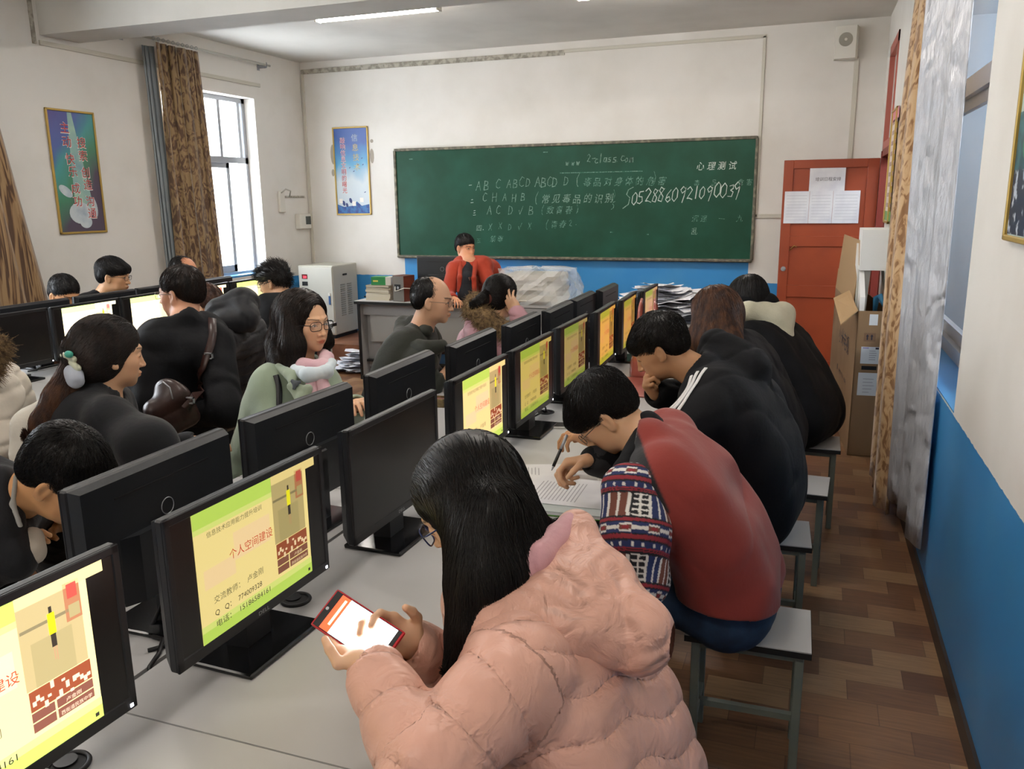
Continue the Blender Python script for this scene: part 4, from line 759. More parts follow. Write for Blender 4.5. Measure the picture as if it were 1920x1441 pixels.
def prn(b):
    b.box((.045, -.0005, .765), (.115, 0, .82), mat('box_print_pale', '7A5E46', .8)); y = -.0015
    for x in (.062, .088): b.prism([(x, 0), (x+.008, 0), (x+.008, .001), (x, .001)], .775, .797, INKB, Matrix.Translation((0, y, 0))); b.raw([(x-.005, y, .797), (x+.013, y, .797), (x+.004, y, .812)], [(0, 1, 2)], INKB)
    for k in range(5): b.box((.085, y-.0005, .645+k*.014), (.085+random.uniform(.03, .05), y, .65+k*.014), INKF); b.box((.06, y-.0005, .43+k*.022), (.06+random.uniform(.04, .07), y, .434+k*.022), INKF)
    b.box((.045, -.0015, .72), (.08, -.0008, .725), mat('label_violet', '6A5AA8', .5)); b.box((.12, -.0015, .715), (.14, -.0008, .727), INKB)
    M = frame((-.001, .95, .62), (0, -1, 0), (0, 0, 1)); text(b, '小米电视', M, .14, INKB, .62); text(b, 'MI TV 4A', frame((-.001, .8, .40), (0, -1, 0), (0, 0, 1)), .05, INKB, .45); b.box((-.001, .9, .40), (0, .93, .44), INKB)
    for yy, z in ((1.2, .16), (.42, .12)): b.box((-.001, yy, z), (0, yy+.05, z+.06), mat('box_print_white', 'D8D4CC', .7))
one('printing', prn, parent=e)
one('hand_hole', lambda b: b.box((.045, -.0016, .58), (.135, 0, .605), SLOT, .0), parent=e)
e = empty('foam_block', (.27, 5.88, .4), 0, 'large white foam packing block topmost in the carton, against the wall', 'foam block', 'foam packing in the carton')
def fb(b):
    vs = [(-.0, 0, .80), (.2, 0, .80), (.2, .45, .80), (0, .45, .80), (.0, .0, 1.06), (.17, .0, 1.06), (.17, .45, 1.06), (.0, .45, 1.06)]
    b.raw(vs, [(0, 3, 2, 1), (4, 5, 6, 7), (0, 1, 5, 4), (1, 2, 6, 5), (2, 3, 7, 6), (3, 0, 4, 7)], FOAM)
    b.raw([(.0, .05, .80), (.07, .05, .80), (.07, .4, .80), (.0, .4, .80), (-.005, .08, .2), (.045, .08, .2), (.045, .4, .2), (-.005, .4, .2)], [(3, 2, 1, 0), (4, 5, 6, 7), (0, 1, 5, 4), (1, 2, 6, 5), (2, 3, 7, 6), (3, 0, 4, 7)], mat('grey_foam', 'A9A79E', .8))
    b.raw([(.15, .05, .80), (.2, .05, .80), (.2, .4, .80), (.15, .4, .80), (.17, .06, .67), (.2, .06, .67), (.2, .4, .67), (.17, .4, .67)], [(3, 2, 1, 0), (4, 5, 6, 7), (0, 1, 5, 4), (1, 2, 6, 5), (2, 3, 7, 6), (3, 0, 4, 7)], FOAM)
one('foam', fb, parent=e)
for x, y, h, lb in ((.280, 5.74, 1.04, 'thin white foam slab standing in front inside the open carton'), (.262, 5.98, 1.2, 'second white foam slab behind the front one in the open carton')):
    tag(one('foam_block', lambda b: b.raw([(x, y, .3), (x+.03, y, .3), (x+.03, y+.2, .3), (x, y+.2, .3), (x, y, h), (x+.03, y, h), (x+.02, y+.2, h+.16), (x-.01, y+.2, h+.16)], [(0, 3, 2, 1), (4, 5, 6, 7), (0, 1, 5, 4), (1, 2, 6, 5), (2, 3, 7, 6), (3, 0, 4, 7)], FOAM)), lb, 'foam block', 'foam packing in the carton')
tag(one('blue_bag', lambda b: b.tube([(.385, 5.95, .9), (.385, 5.9, 1.02), (.405, 5.88, 1.04), (.43, 5.86, .97)], [.012, .02, .018, .008], mat('blue_plastic', '3E86B4', .4), 8)), 'scrap of blue plastic poking out of the carton beside the wall', 'plastic scrap')
# curtains
def curtain(name, pts, z0, z1, amp, n, m, label, lining=None, seedv=0, taper=0., sway=None, hooks=True, depth=.035):
    """pts: polyline of the hanging line (x, y); pleated cloth of real thickness"""
    r = random.Random(seedv); P = [Vector((p[0], p[1], 0)) for p in pts]; Ls = [0]
    for p, q in zip(P, P[1:]): Ls.append(Ls[-1]+(q-p).length)
    T = Ls[-1]; k = 26; N = n*8; ph = [r.uniform(0, 6.28) for _ in range(6)]; vs = []
    for j in range(k):
        t = j/(k-1)
        for i in range(N+1):
            s = T*i/N; a = next(q for q in range(len(Ls)-1) if s <= Ls[q+1]+1e-9); u = (s-Ls[a])/(Ls[a+1]-Ls[a]); c = P[a].lerp(P[a+1], u); d = (P[a+1]-P[a]).normalized(); nn = Vector((-d.y, d.x, 0))
            f = s/T; A = amp*(.5+.5*min(1, t*3))*(1+.3*math.sin(5*f+ph[0]))
            w = A*math.sin(2*PI*n*f+ph[1]+.5*math.sin(3*t+ph[2])+.4*math.sin(9*f+ph[3]))+amp*.3*math.sin(2*PI*n*2.3*f+ph[4])
            p = c+nn*w+d*(amp*.5*math.sin(2*PI*n*2*f+ph[5]))
            if sway: dx, dy = sway(t, f); p += Vector((dx, dy, 0))
            vs.append((p.x, p.y, z1+(z0-z1)*t))
    fs = [(j*(N+1)+i, j*(N+1)+i+1, (j+1)*(N+1)+i+1, (j+1)*(N+1)+i) for j in range(k-1) for i in range(N)]
    e = empty(name, (0, 0, 0), 0, label, 'curtain'); b = MB(); b.raw(vs, fs, m, smooth=True); o = b.build('cloth', e); md = o.modifiers.new('thickness', 'SOLIDIFY'); md.thickness = .004
    if hooks:
        for i in range(10): c = P[0].lerp(P[-1], i/9); one('curtain_ring', lambda b: b.ring((c.x, c.y, z1+.03), .014, .0025, ALU, 'y', 12, 5), parent=e)
    return e, vs, fs
def damask(name, c0, c1, c2, sc, zs=.45):
    m = bpy.data.materials.new(name); m.use_nodes = True; N = m.node_tree.nodes; L = m.node_tree.links; b = N['Principled BSDF']; b.inputs['Roughness'].default_value = .75; b.inputs['Sheen Weight'].default_value = .3
    g = N.new('ShaderNodeTexCoord'); mp = N.new('ShaderNodeMapping'); mp.inputs['Scale'].default_value = (sc, sc, sc*zs); L.new(g.outputs['Object'], mp.inputs[0])
    n = N.new('ShaderNodeTexNoise'); n.inputs['Scale'].default_value = 1.; n.inputs['Detail'].default_value = 2.5; n.inputs['Distortion'].default_value = 2.5; L.new(mp.outputs[0], n.inputs[0])
    r = N.new('ShaderNodeValToRGB'); r.color_ramp.interpolation = 'EASE'; el = r.color_ramp.elements; el[0].position = .42; el[0].color = (*srgb(c0), 1); el[1].position = .56; el[1].color = (*srgb(c2), 1); x = el.new(.49); x.color = (*srgb(c1), 1)
    L.new(n.outputs['Fac'], r.inputs[0]); L.new(r.outputs[0], b.inputs['Base Color']); return m
DAM = damask('brown_damask', '604836', '85694C', 'A08660', 15); LIN = mat('grey_blue_lining', '8F979A', .8); DAMR = damask('tan_floral', '8E6640', 'BC966A', 'CBAA80', 14)
curtain('curtain', [(XL+.14, 6.02), (XL+.14, 6.55)], .35, 3.03, .035, 5, DAM, 'brown patterned curtain gathered at the left side of the left window', seedv=3, sway=lambda t, f: (.02*t, .12*t*f-.0*t))
curtain('curtain_lining', [(XL+.06, 5.96), (XL+.1, 6.06)], .35, 3.0, .02, 3, LIN, 'grey-blue lining curtain hanging along the left edge of the brown one', seedv=5, hooks=False, sway=lambda t, f: (.02*t, .02*t))
curtain('curtain', [(XL+.12, 3.85), (XL+.14, 4.2)], .3, 3.03, .03, 4, damask('brown_tan_stripe', '5A4230', '8E6E4C', 'A88A64', 16, .06), 'tan and brown curtain cut by the left photo edge', seedv=8, sway=lambda t, f: (.0, .12*f+.42*t*f))
SIL = mat('silver_lining', 'BDBFC6', .4, .15, bump=(16, 1., .03, (1, 1, .5)), ridge=(6, 1., .035))
curtain('curtain', [(.40, 4.45), (.425, 5.12)], .08, 3.02, .03, 4, DAMR, 'tan floral curtain gathered beside the right window', seedv=11, sway=lambda t, f: (-.01*t-.05*math.sin(PI*t)*.5+.05*(1-t), -.05*t+.55*(1-t)**2), hooks=False)
curtain('curtain_lining', [(.475, 3.72), (.42, 4.5)], .2, 3.02, .02, 3, SIL, 'silvery crinkled lining curtain hanging in front of the right window', seedv=12, hooks=False, sway=lambda t, f: (.03*(1-t)*(1-f), .22*(1-t)-.05*t))
rod(3.3, 6.4, 3.07, 'pale curtain rod above the right window', x=.42)
# ================================================================ SMOOTH BODIES: distance fields meshed with surface nets
def V3(*a): return np.array(a, float)
def unit(v): v = np.asarray(v, float); return v/max(np.linalg.norm(v), 1e-9)
def cone(a, b, ra, rb=None, k=.02, sub=False, ring=None): return dict(t='c', a=np.array(a, float), b=np.array(b, float), ra=ra, rb=ra if rb is None else rb, k=k, sub=sub, ring=ring)
def ell(c, r, R=None, k=.02, sub=False): return dict(t='e', c=np.array(c, float), r=np.array(r, float)*np.ones(3), R=R, k=k, sub=sub)
def rbox(c, h, R=None, rd=.01, k=.01, sub=False): return dict(t='b', c=np.array(c, float), h=np.array(h, float), R=R, rd=rd, k=k, sub=sub)
def xf(pr, R, o):
    out = []
    for p in pr:
        q = dict(p)
        if p['t'] == 'c': q['a'] = R@p['a']+o; q['b'] = R@p['b']+o
        else: q['c'] = R@p['c']+o; q['R'] = R if p['R'] is None else R@p['R']
        out.append(q)
    return out
def pdist(p, P):
    if p['t'] == 'c':
        ab = p['b']-p['a']; L2 = float(ab@ab) or 1e-9; d = P-p['a']; h = np.clip((d@ab)/L2, 0, 1); r = p['ra']+(p['rb']-p['ra'])*h
        if p['ring']:
            sp_, am, ph = p['ring'][:3]; s = h*math.sqrt(L2)/sp_+ph+.1*np.sin(P[..., 0]*23+P[..., 1]*31); q = s-np.floor(s)-.5; r = r-am*np.exp(-(q/.13)**2)+am*.4
        return np.linalg.norm(d-h[..., None]*ab, axis=-1)-r
    d = P-p['c']
    if p['R'] is not None: d = d@p['R']
    if p['t'] == 'e':
        k0 = np.linalg.norm(d/p['r'], axis=-1); k1 = np.linalg.norm(d/(p['r']**2), axis=-1); return k0*(k0-1)/np.maximum(k1, 1e-6)
    q = np.abs(d)-(p['h']-p['rd']); return np.linalg.norm(np.maximum(q, 0), axis=-1)+np.minimum(q.max(-1), 0)-p['rd']
def bounds(p):
    if p['t'] == 'c': r = max(p['ra'], p['rb']); return np.minimum(p['a'], p['b'])-r, np.maximum(p['a'], p['b'])+r
    h = p['r'] if p['t'] == 'e' else p['h']; h = h if p['R'] is None else np.abs(p['R'])@h
    return p['c']-h, p['c']+h
def comb(f, d, p):
    k = p['k']
    if p['sub']: g = -d; h = np.maximum(k-np.abs(f-g), 0)/k; return np.maximum(f, g)+h*h*k*.25
    h = np.maximum(k-np.abs(f-d), 0)/k; return np.minimum(f, d)-h*h*k*.25
def feval(pr, P):
    f = np.full(P.shape[:-1], 1.)
    for p in pr: f = comb(f, pdist(p, P), p)
    return f
def fgrad(pr, P, e=.002):
    g = np.stack([feval(pr, P+V3(*(e*(i == j) for j in range(3))))-feval(pr, P-V3(*(e*(i == j) for j in range(3)))) for i in range(3)], -1)
    return g/np.maximum(np.linalg.norm(g, axis=-1, keepdims=True), 1e-9)
def sdf_mesh(pr, h, disp=None, clip=None):
    """returns verts, quads of the zero surface on a grid of step h"""
    bs = [bounds(p) for p in pr if not p['sub']]; lo = np.min([b[0] for b in bs], 0)-3*h; hi = np.max([b[1] for b in bs], 0)+3*h
    n = np.ceil((hi-lo)/h).astype(int)+1; f = np.full(n, .5, np.float32)
    ax = [lo[i]+h*np.arange(n[i]) for i in range(3)]
    for p in pr:
        a, b = bounds(p); m = p['k']+.03; i0 = np.maximum(((a-m-lo)/h).astype(int), 0); i1 = np.minimum(((b+m-lo)/h).astype(int)+2, n)
        if (i1 <= i0).any(): continue
        s = tuple(slice(i0[i], i1[i]) for i in range(3)); P = np.stack(np.meshgrid(*[ax[i][s[i]] for i in range(3)], indexing='ij'), -1)
        f[s] = comb(f[s], pdist(p, P), p)
    if disp is not None:
        idx = np.argwhere(np.abs(f) < .05); P = lo+idx*h; f[tuple(idx.T)] += disp(P)
    if clip is not None:
        idx = np.argwhere(f < .05); P = lo+idx*h; f[tuple(idx.T)] = np.maximum(f[tuple(idx.T)], clip(P))
    ins = f < 0
    # cells with a sign change
    c = [ins[a:n[0]-1+a, b:n[1]-1+b, d:n[2]-1+d] for a in (0, 1) for b in (0, 1) for d in (0, 1)]; any_ = np.logical_or.reduce(c); all_ = np.logical_and.reduce(c); cell = any_ & ~all_
    ci = np.argwhere(cell); vid = np.full(cell.shape, -1, np.int64); vid[cell] = np.arange(len(ci)); acc = np.zeros((len(ci), 3)); cnt = np.zeros(len(ci))
    offs = [(a, b, d) for a in (0, 1) for b in (0, 1) for d in (0, 1)]
    for A in offs:
        for ax_ in range(3):
            if A[ax_] == 1: continue
            B = list(A); B[ax_] = 1; fa = f[tuple((ci+A).T)]; fb = f[tuple((ci+B).T)]; m = (fa < 0) != (fb < 0); t = fa[m]/(fa[m]-fb[m])
            q = np.tile(np.array(A, float), (m.sum(), 1)); q[:, ax_] += t; acc[m] += q; cnt[m] += 1
    V = lo+(ci+acc/cnt[:, None])*h; Q = []
    for ax_ in range(3):
        u, v = (ax_+1) % 3, (ax_+2) % 3; sl0 = [slice(None)]*3; sl1 = [slice(None)]*3; sl0[ax_] = slice(0, -1); sl1[ax_] = slice(1, None)
        a_, b_ = ins[tuple(sl0)], ins[tuple(sl1)]; e = np.argwhere(a_ != b_); e = e[(e[:, u] > 0) & (e[:, v] > 0) & (e[:, u] < n[u]-1) & (e[:, v] < n[v]-1)]
        if not len(e): continue
        fl = a_[tuple(e.T)]; du = np.zeros(3, int); du[u] = 1; dv = np.zeros(3, int); dv[v] = 1
        q = np.stack([vid[tuple((e-du-dv).T)], vid[tuple((e-dv).T)], vid[tuple(e.T)], vid[tuple((e-du).T)]], 1); q[~fl] = q[~fl][:, ::-1]; Q.append(q)
    return V, np.concatenate(Q) if Q else np.zeros((0, 4), int)
def nets_obj(name, parts, mats, parent, tint=None, strands=None, seam=None):
    """parts: list of (V, Q, material index); strands: (V, F, material index)"""
    Vs = []; Fs = []; mi = []; o = 0
    for V, Q, m in parts+(strands or []):
        Vs.append(V); Fs.append(Q+o); mi.append(np.full(len(Q), m)); o += len(V)
    V = np.concatenate(Vs); F = np.concatenate(Fs); mi = np.concatenate(mi)
    me = bpy.data.meshes.new(name); me.vertices.add(len(V)); me.vertices.foreach_set('co', V.astype(np.float32).ravel())
    me.loops.add(F.size); me.loops.foreach_set('vertex_index', F.ravel().astype(np.int32)); me.polygons.add(len(F)); me.polygons.foreach_set('loop_start', np.arange(0, F.size, 4, dtype=np.int32))
    me.polygons.foreach_set('material_index', mi.astype(np.int32)); me.polygons.foreach_set('use_smooth', np.ones(len(F), bool)); me.update(calc_edges=True); me.validate()
    for m in mats: me.materials.append(m)
    if tint is not None:
        a = me.color_attributes.new('tint', 'FLOAT_COLOR', 'POINT'); c = np.ones((len(V), 4), np.float32); c[:, :3] = tint(V); a.data.foreach_set('color', c.ravel())
    if seam is not None: a = me.attributes.new('seam', 'FLOAT', 'POINT'); a.data.foreach_set('value', seam(V).astype(np.float32))
    ob = bpy.data.objects.new(name, me); C.objects.link(ob); ob.parent = parent; return ob
def tubes(P, r):
    """P (n strands, k points, 3) -> thin three-sided tubes; r scalar or (k,)"""
    n, k, _ = P.shape; T = np.gradient(P, axis=1); T /= np.maximum(np.linalg.norm(T, axis=-1, keepdims=True), 1e-9)
    a = np.cross(T, V3(.31, .77, .55)); a /= np.maximum(np.linalg.norm(a, axis=-1, keepdims=True), 1e-9); b = np.cross(T, a); r = np.asarray(r)*np.ones(k); r = r[None, :, None]
    ring = np.stack([P+(a*math.cos(q)+b*math.sin(q))*r for q in (0, 2.094, 4.189)], 2); V = ring.reshape(-1, 3); i = np.arange(n)[:, None, None]*k*3; j = np.arange(k-1)[None, :, None]*3; s = np.arange(3)[None, None, :]; s2 = (s+1) % 3
    F = np.stack([i+j+s, i+j+s2, i+j+3+s2, i+j+3+s], -1).reshape(-1, 4); return V, F
def strands(pr, V, n, steps, L, flow, lift=.2, jit=.15, off=.001, rad=.0007, mask=None, project=True, wav=0.):
    """strands that start on the surface, follow flow(P) and stay on the field"""
    c = V if mask is None else V[mask(V)]
    if not len(c): return None
    P = c[rng.integers(0, len(c), n)]+rng.normal(0, .0015, (n, 3)); st = (L*(.6+.8*rng.random(n)))[:, None]/steps; out = [P]; J = rng.normal(0, jit, (n, 3))
    for s in range(steps):
        g = fgrad(pr, P); d = flow(P)+J+wav*np.sin(s*.9+J*40); d = d-g*(d*g).sum(-1, keepdims=True)*(1 if project else .3); d /= np.maximum(np.linalg.norm(d, axis=-1, keepdims=True), 1e-6); P = P+(d+g*lift)*st
        if project: P = P-g*np.maximum(feval(pr, P)-off-lift*.01*s, -.02)[:, None]
        out.append(P)
    return tubes(np.stack(out, 1), np.linspace(rad, rad*.35, steps+1))
# ---------------------------------------------------------------- heads, hands, bodies
def Rf(yaw, pitch=0., roll=0.):
    """columns: right, forward, up of something facing the world angle yaw (degrees), nose down by pitch, leaning right by roll"""
    y, p, r = [math.radians(v) for v in (yaw, pitch, roll)]
    f = V3(math.cos(y)*math.cos(p), math.sin(y)*math.cos(p), -math.sin(p)); s = V3(math.sin(y), -math.cos(y), 0); u = np.cross(s, f)
    return np.stack([s*math.cos(r)-u*math.sin(r), f, u*math.cos(r)+s*math.sin(r)], 1)
def head_prims(fem=False, mouth=0.):
    j = .93 if fem else 1.; pr = [ell((0, -.016, .03), (.076, .094, .086)), ell((0, .018, -.018), (.064*(.97 if fem else 1), .070, .084), k=.03), ell((0, .032, -.068), (.050*j, .048, .038*j), k=.03), ell((0, .066, -.094), (.017*j, .014, .014), k=.025)]
    for s in (-1, 1):
        pr += [ell((s*.041, .048, -.026), (.022, .024, .022), k=.02), ell((s*.034, .040, -.058), (.022, .028, .026), k=.02), cone((s*.012, .083, .021), (s*.044, .066, .019), .009, .007, .012)]
    for s in (-1, 1): pr += [ell((s*.032, .094, -.001), (.018, .016, .011), k=.012, sub=True)]
    for s in (-1, 1): pr += [ell((s*.031, .0735, -.002), (.0145, .0125, .0115), k=.006)]
    pr += [cone((0, .083, .008), (0, .099, -.034), .006, .0095, .011), ell((0, .100, -.036), (.0105, .0095, .008), k=.006)]
    for s in (-1, 1): pr += [ell((s*.0135, .090, -.038), (.0075, .0085, .0065), k=.005)]
    pr += [ell((0, .088, -.0605), (.023, .0085, .0052), k=.006), ell((0, .086, -.0705-mouth*.5), (.019, .009, .0062), k=.006)]
    for s in (-1, 1):
        e = np.array(Matrix.Rotation(s*.35, 3, 'Z')); pr += [ell((s*.079, -.008, -.012), (.0085, .018, .031), e, k=.006), ell((s*.086, -.002, -.008), (.0065, .010, .018), e, k=.005, sub=True), ell((s*.077, .0, -.036), (.006, .008, .008), k=.006)]
    return pr
def head_tint(base, fem=False, brow='1A1412'):
    base = np.array(srgb(base)); br = np.array(srgb(brow)); lip = base*np.array([.86, .55, .52]) if not fem else base*np.array([.85, .42, .42]); eye = np.array([.02, .015, .012]); wht = np.array([.55, .5, .46])
    def f(L):
        c = np.tile(base, (len(L), 1)); x, y, z = np.abs(L[:, 0]), L[:, 1], L[:, 2]
        def mix(m, col): 
            m = np.clip(m, 0, 1)[:, None]; c[:] = c*(1-m)+col*m
        fr = y > .05
        mix(((y > .02) & (z < .0) & (z > -.06))*.25*np.exp(-((x-.04)/.02)**2), base*np.array([1.05, .8, .76]))
        mix(fr*(2.2-2.2*np.sqrt((x/.0225)**2+((z+.0655)/.0105)**2)), lip); mix(fr*(y > .078)*(2-2*np.sqrt((x/.021)**2+((z+.0658)/.0014)**2)), lip*.35)
        mix(fr*(2.5-2.5*np.sqrt(((x-.031)/.0135)**2+((z+.0015)/.0042)**2)), wht); mix(fr*(2.8-2.8*np.sqrt(((x-.031)/.0062)**2+((z+.0012)/.0048)**2)), eye)
        zz = z-(.0045-.9*(x-.031)**2/.031*1.6); mix(fr*(x > .016)*(x < .047)*(1.8-1.8*np.abs(zz)/.0022), eye)
        bz = z-(.0215+.10*(x-.015)-2.2*(x-.03)**2); mix((y > .04)*(x > .012)*(x < .052)*(1.6-1.6*np.abs(bz)/(.0042 if not fem else .003))*.9, br)
        mix(fr*(y > .088)*(2-2*np.sqrt(((x-.008)/.004)**2+((z+.0425)/.003)**2))*.7, base*.35)
        return c
    return f
def hand_prims(side, curl=(.5, .5, .5, .5), thumb=(.4, .5), spread=.12, sc=1., bend=None):
    """local: wrist at 0, fingers along +Y, palm faces -Z, thumb on side*X"""
    pr = [rbox((0, .047, 0), (.040, .042, .0135), rd=.013, k=.012), cone((0, -.03, 0), (0, .01, 0), .0245, .026, .02), ell((side*.026, .026, -.007), (.018, .028, .015), k=.014), ell((-side*.026, .035, -.006), (.014, .03, .013), k=.012)]
    for i, (x, L) in enumerate(((.028, (.040, .025, .021)), (.0095, (.044, .028, .022)), (-.0095, (.041, .026, .021)), (-.027, (.032, .020, .019)))):
        a = np.array([side*x, .084-.006*abs(i-1)**1.4, .002]); ang = 0.; sp = side*spread*(1.2-i*.8); r = (.0088, .0082, .0076, .0068) if i < 3 else (.0078, .0072, .0066, .006); cu = curl[i]
        for j in range(3):
            ang += cu*(.95, 1.15, .8)[j]; d = np.array([math.sin(sp)*math.cos(ang), math.cos(sp)*math.cos(ang), -math.sin(ang)]); b = a+d*L[j]; pr.append(cone(a, b, r[j], r[j+1], .007 if j == 0 else .003)); a = b
    a = np.array([side*.030, .018, -.006]); t0, t1 = thumb; d = unit((side*.75*math.cos(t0), .66, -.75*math.sin(t0))); b = a+d*.040; pr.append(cone(a, b, .0135, .0105, .012)); a = b
    d = unit((side*(.55-t1*.5), .8, -.3-.5*t1)); b = a+d*.030; pr.append(cone(a, b, .0105, .0092, .004)); a = b; d = unit((side*(.35-t1*.9), .85, -.25-.7*t1)); pr.append(cone(a, a+d*.024, .0092, .007, .003))
    if sc != 1:
        for p in pr:
            for q in ('a', 'b', 'c', 'r', 'h'):
                if q in p: p[q] = p[q]*sc
            for q in ('ra', 'rb', 'rd'):
                if q in p: p[q] = p[q]*sc
    return pr
def hand_frame(fdir, palm):
    """fingers along fdir, palm facing `palm`"""
    y = unit(fdir); z = -unit(np.asarray(palm, float)-y*(np.asarray(palm, float)@y)); x = np.cross(y, z); return np.stack([x, y, z], 1)
def ik(S, T, l1, l2, hint):
    d = T-S; L = min(np.linalg.norm(d), (l1+l2)*.995); u = unit(d); T2 = S+u*L; a = (l1*l1-l2*l2+L*L)/(2*L); hgt = math.sqrt(max(l1*l1-a*a, 0)); hp = unit(hint-u*(hint@u)); return S+u*a+hp*hgt, T2
HSHORT = lambda: [ell((0, -.020, .040), (.083, .100, .087)), ell((0, -.06, -.012), (.068, .050, .052), k=.03), ell((0, .088, -.022), (.074, .058, .066), k=.012, sub=True), ell((0, .03, -.075), (.1, .062, .055), k=.012, sub=True), ell((0, .005, -.045), (.2, .040, .042), k=.012, sub=True), ell((0, -.05, -.11), (.2, .12, .055), k=.012, sub=True)]
HFRINGE = lambda: [ell((0, -.020, .044), (.087, .104, .087)), ell((0, -.06, -.012), (.070, .050, .052), k=.03), cone((-.035, .066, .052), (.035, .066, .052), .026, k=.03), ell((0, .092, -.038), (.076, .060, .066), k=.012, sub=True), ell((0, .03, -.080), (.1, .062, .055), k=.012, sub=True), ell((0, .005, -.048), (.2, .036, .042), k=.012, sub=True), ell((0, -.05, -.11), (.2, .12, .055), k=.012, sub=True)]
HBALD = lambda: [ell((0, -.030, .034), (.081, .092, .080)), ell((0, -.06, -.012), (.068, .050, .052), k=.03), ell((0, .075, .018), (.055, .072, .090), k=.012, sub=True), ell((0, .03, -.075), (.1, .062, .055), k=.012, sub=True), ell((0, .005, -.045), (.2, .040, .042), k=.012, sub=True), ell((0, -.05, -.11), (.2, .12, .055), k=.012, sub=True)]
def hair_long(kind=None, up=0.):
    p = [ell((0, -.020, .042), (.086, .104, .086)), ell((0, -.05, -.02), (.080, .070, .080), k=.04), ell((0, .096, -.030+up), (.060, .070, .078+up*.5), k=.014, sub=True)]
    return p
HM = {}
def hairmat(name, c, c2, rough=.38):
    return mat(name, c, rough, spec=.3, noise=(40, c2, .4, .65, (1, 1, .12)))
HB = hairmat('black_hair', '0C0A0A', '191412'); HBR = hairmat('brown_hair', '33201A', '5A3A26', .42); HDB = hairmat('dark_brown_hair', '150F0D', '2A1D17', .45); FURM = mat('fur_trim', '9A7F58', .8, noise=(50, '5A4530', .4, .62))
SKIN = {}
def skin(c):
    if c not in SKIN:
        m = mat('skin_'+c, c, .48, attr=True, spec=.4, bump=(220, .06, .001)); b = m.node_tree.nodes['Principled BSDF']; b.inputs['Subsurface Weight'].default_value = .12; b.inputs['Subsurface Radius'].default_value = (.012, .005, .003); b.inputs['Subsurface Scale'].default_value = .5; SKIN[c] = m
    return SKIN[c]
def folds(amp, sc=1., seed=0):
    """sharp little cloth creases"""
    r = np.random.default_rng(seed); K = r.normal(0, 1, (7, 3)); K = K/np.linalg.norm(K, axis=1, keepdims=True)*np.array([11, 19, 9, 33, 7, 50, 16])[:, None]*sc; ph = r.random(7)*6.28
    def f(P):
        w = P@K.T+ph; a = 1-np.abs(np.sin(w[:, 0]+1.9*np.sin(w[:, 2]))); b = 1-np.abs(np.sin(w[:, 1]+2.2*np.sin(w[:, 4])+np.sin(w[:, 0]))); c = 1-np.abs(np.sin(w[:, 3]+2.*np.sin(w[:, 6]))); m = .5+.5*np.sin(w[:, 4]); m2 = .5+.5*np.sin(w[:, 2]+1.7)
        return amp*(1.5*m*a**3+1.3*m2*b**4+.7*m*c**3+.35*np.sin(w[:, 5])*m2-.6)
    return f
def quilt(U, sp_, amp, wob=.012, ph=0., w=.11, dirs=None, dimple=0.):
    """stitched channels at every sp_ along the unit vector U"""
    U = unit(U)
    def f(P):
        s = (P@U+wob*np.sin(P[:, 0]*9+P[:, 1]*13)+wob*.4*np.sin(P[:, 1]*37+P[:, 2]*21))/sp_+ph; q = s-np.floor(s)-.5
        c = np.exp(-(q/w)**2); r = 1.
        if dimple: a = P@unit(np.cross(U, V3(.3, .9, .2))); r = 1+dimple*np.sin(a*115+3*np.sin(s*3.14))+dimple*.5*np.sin(a*61+s*5)
        return amp*c*r-amp*.35*(np.cos(2*PI*q))*0-amp*.25
    return f
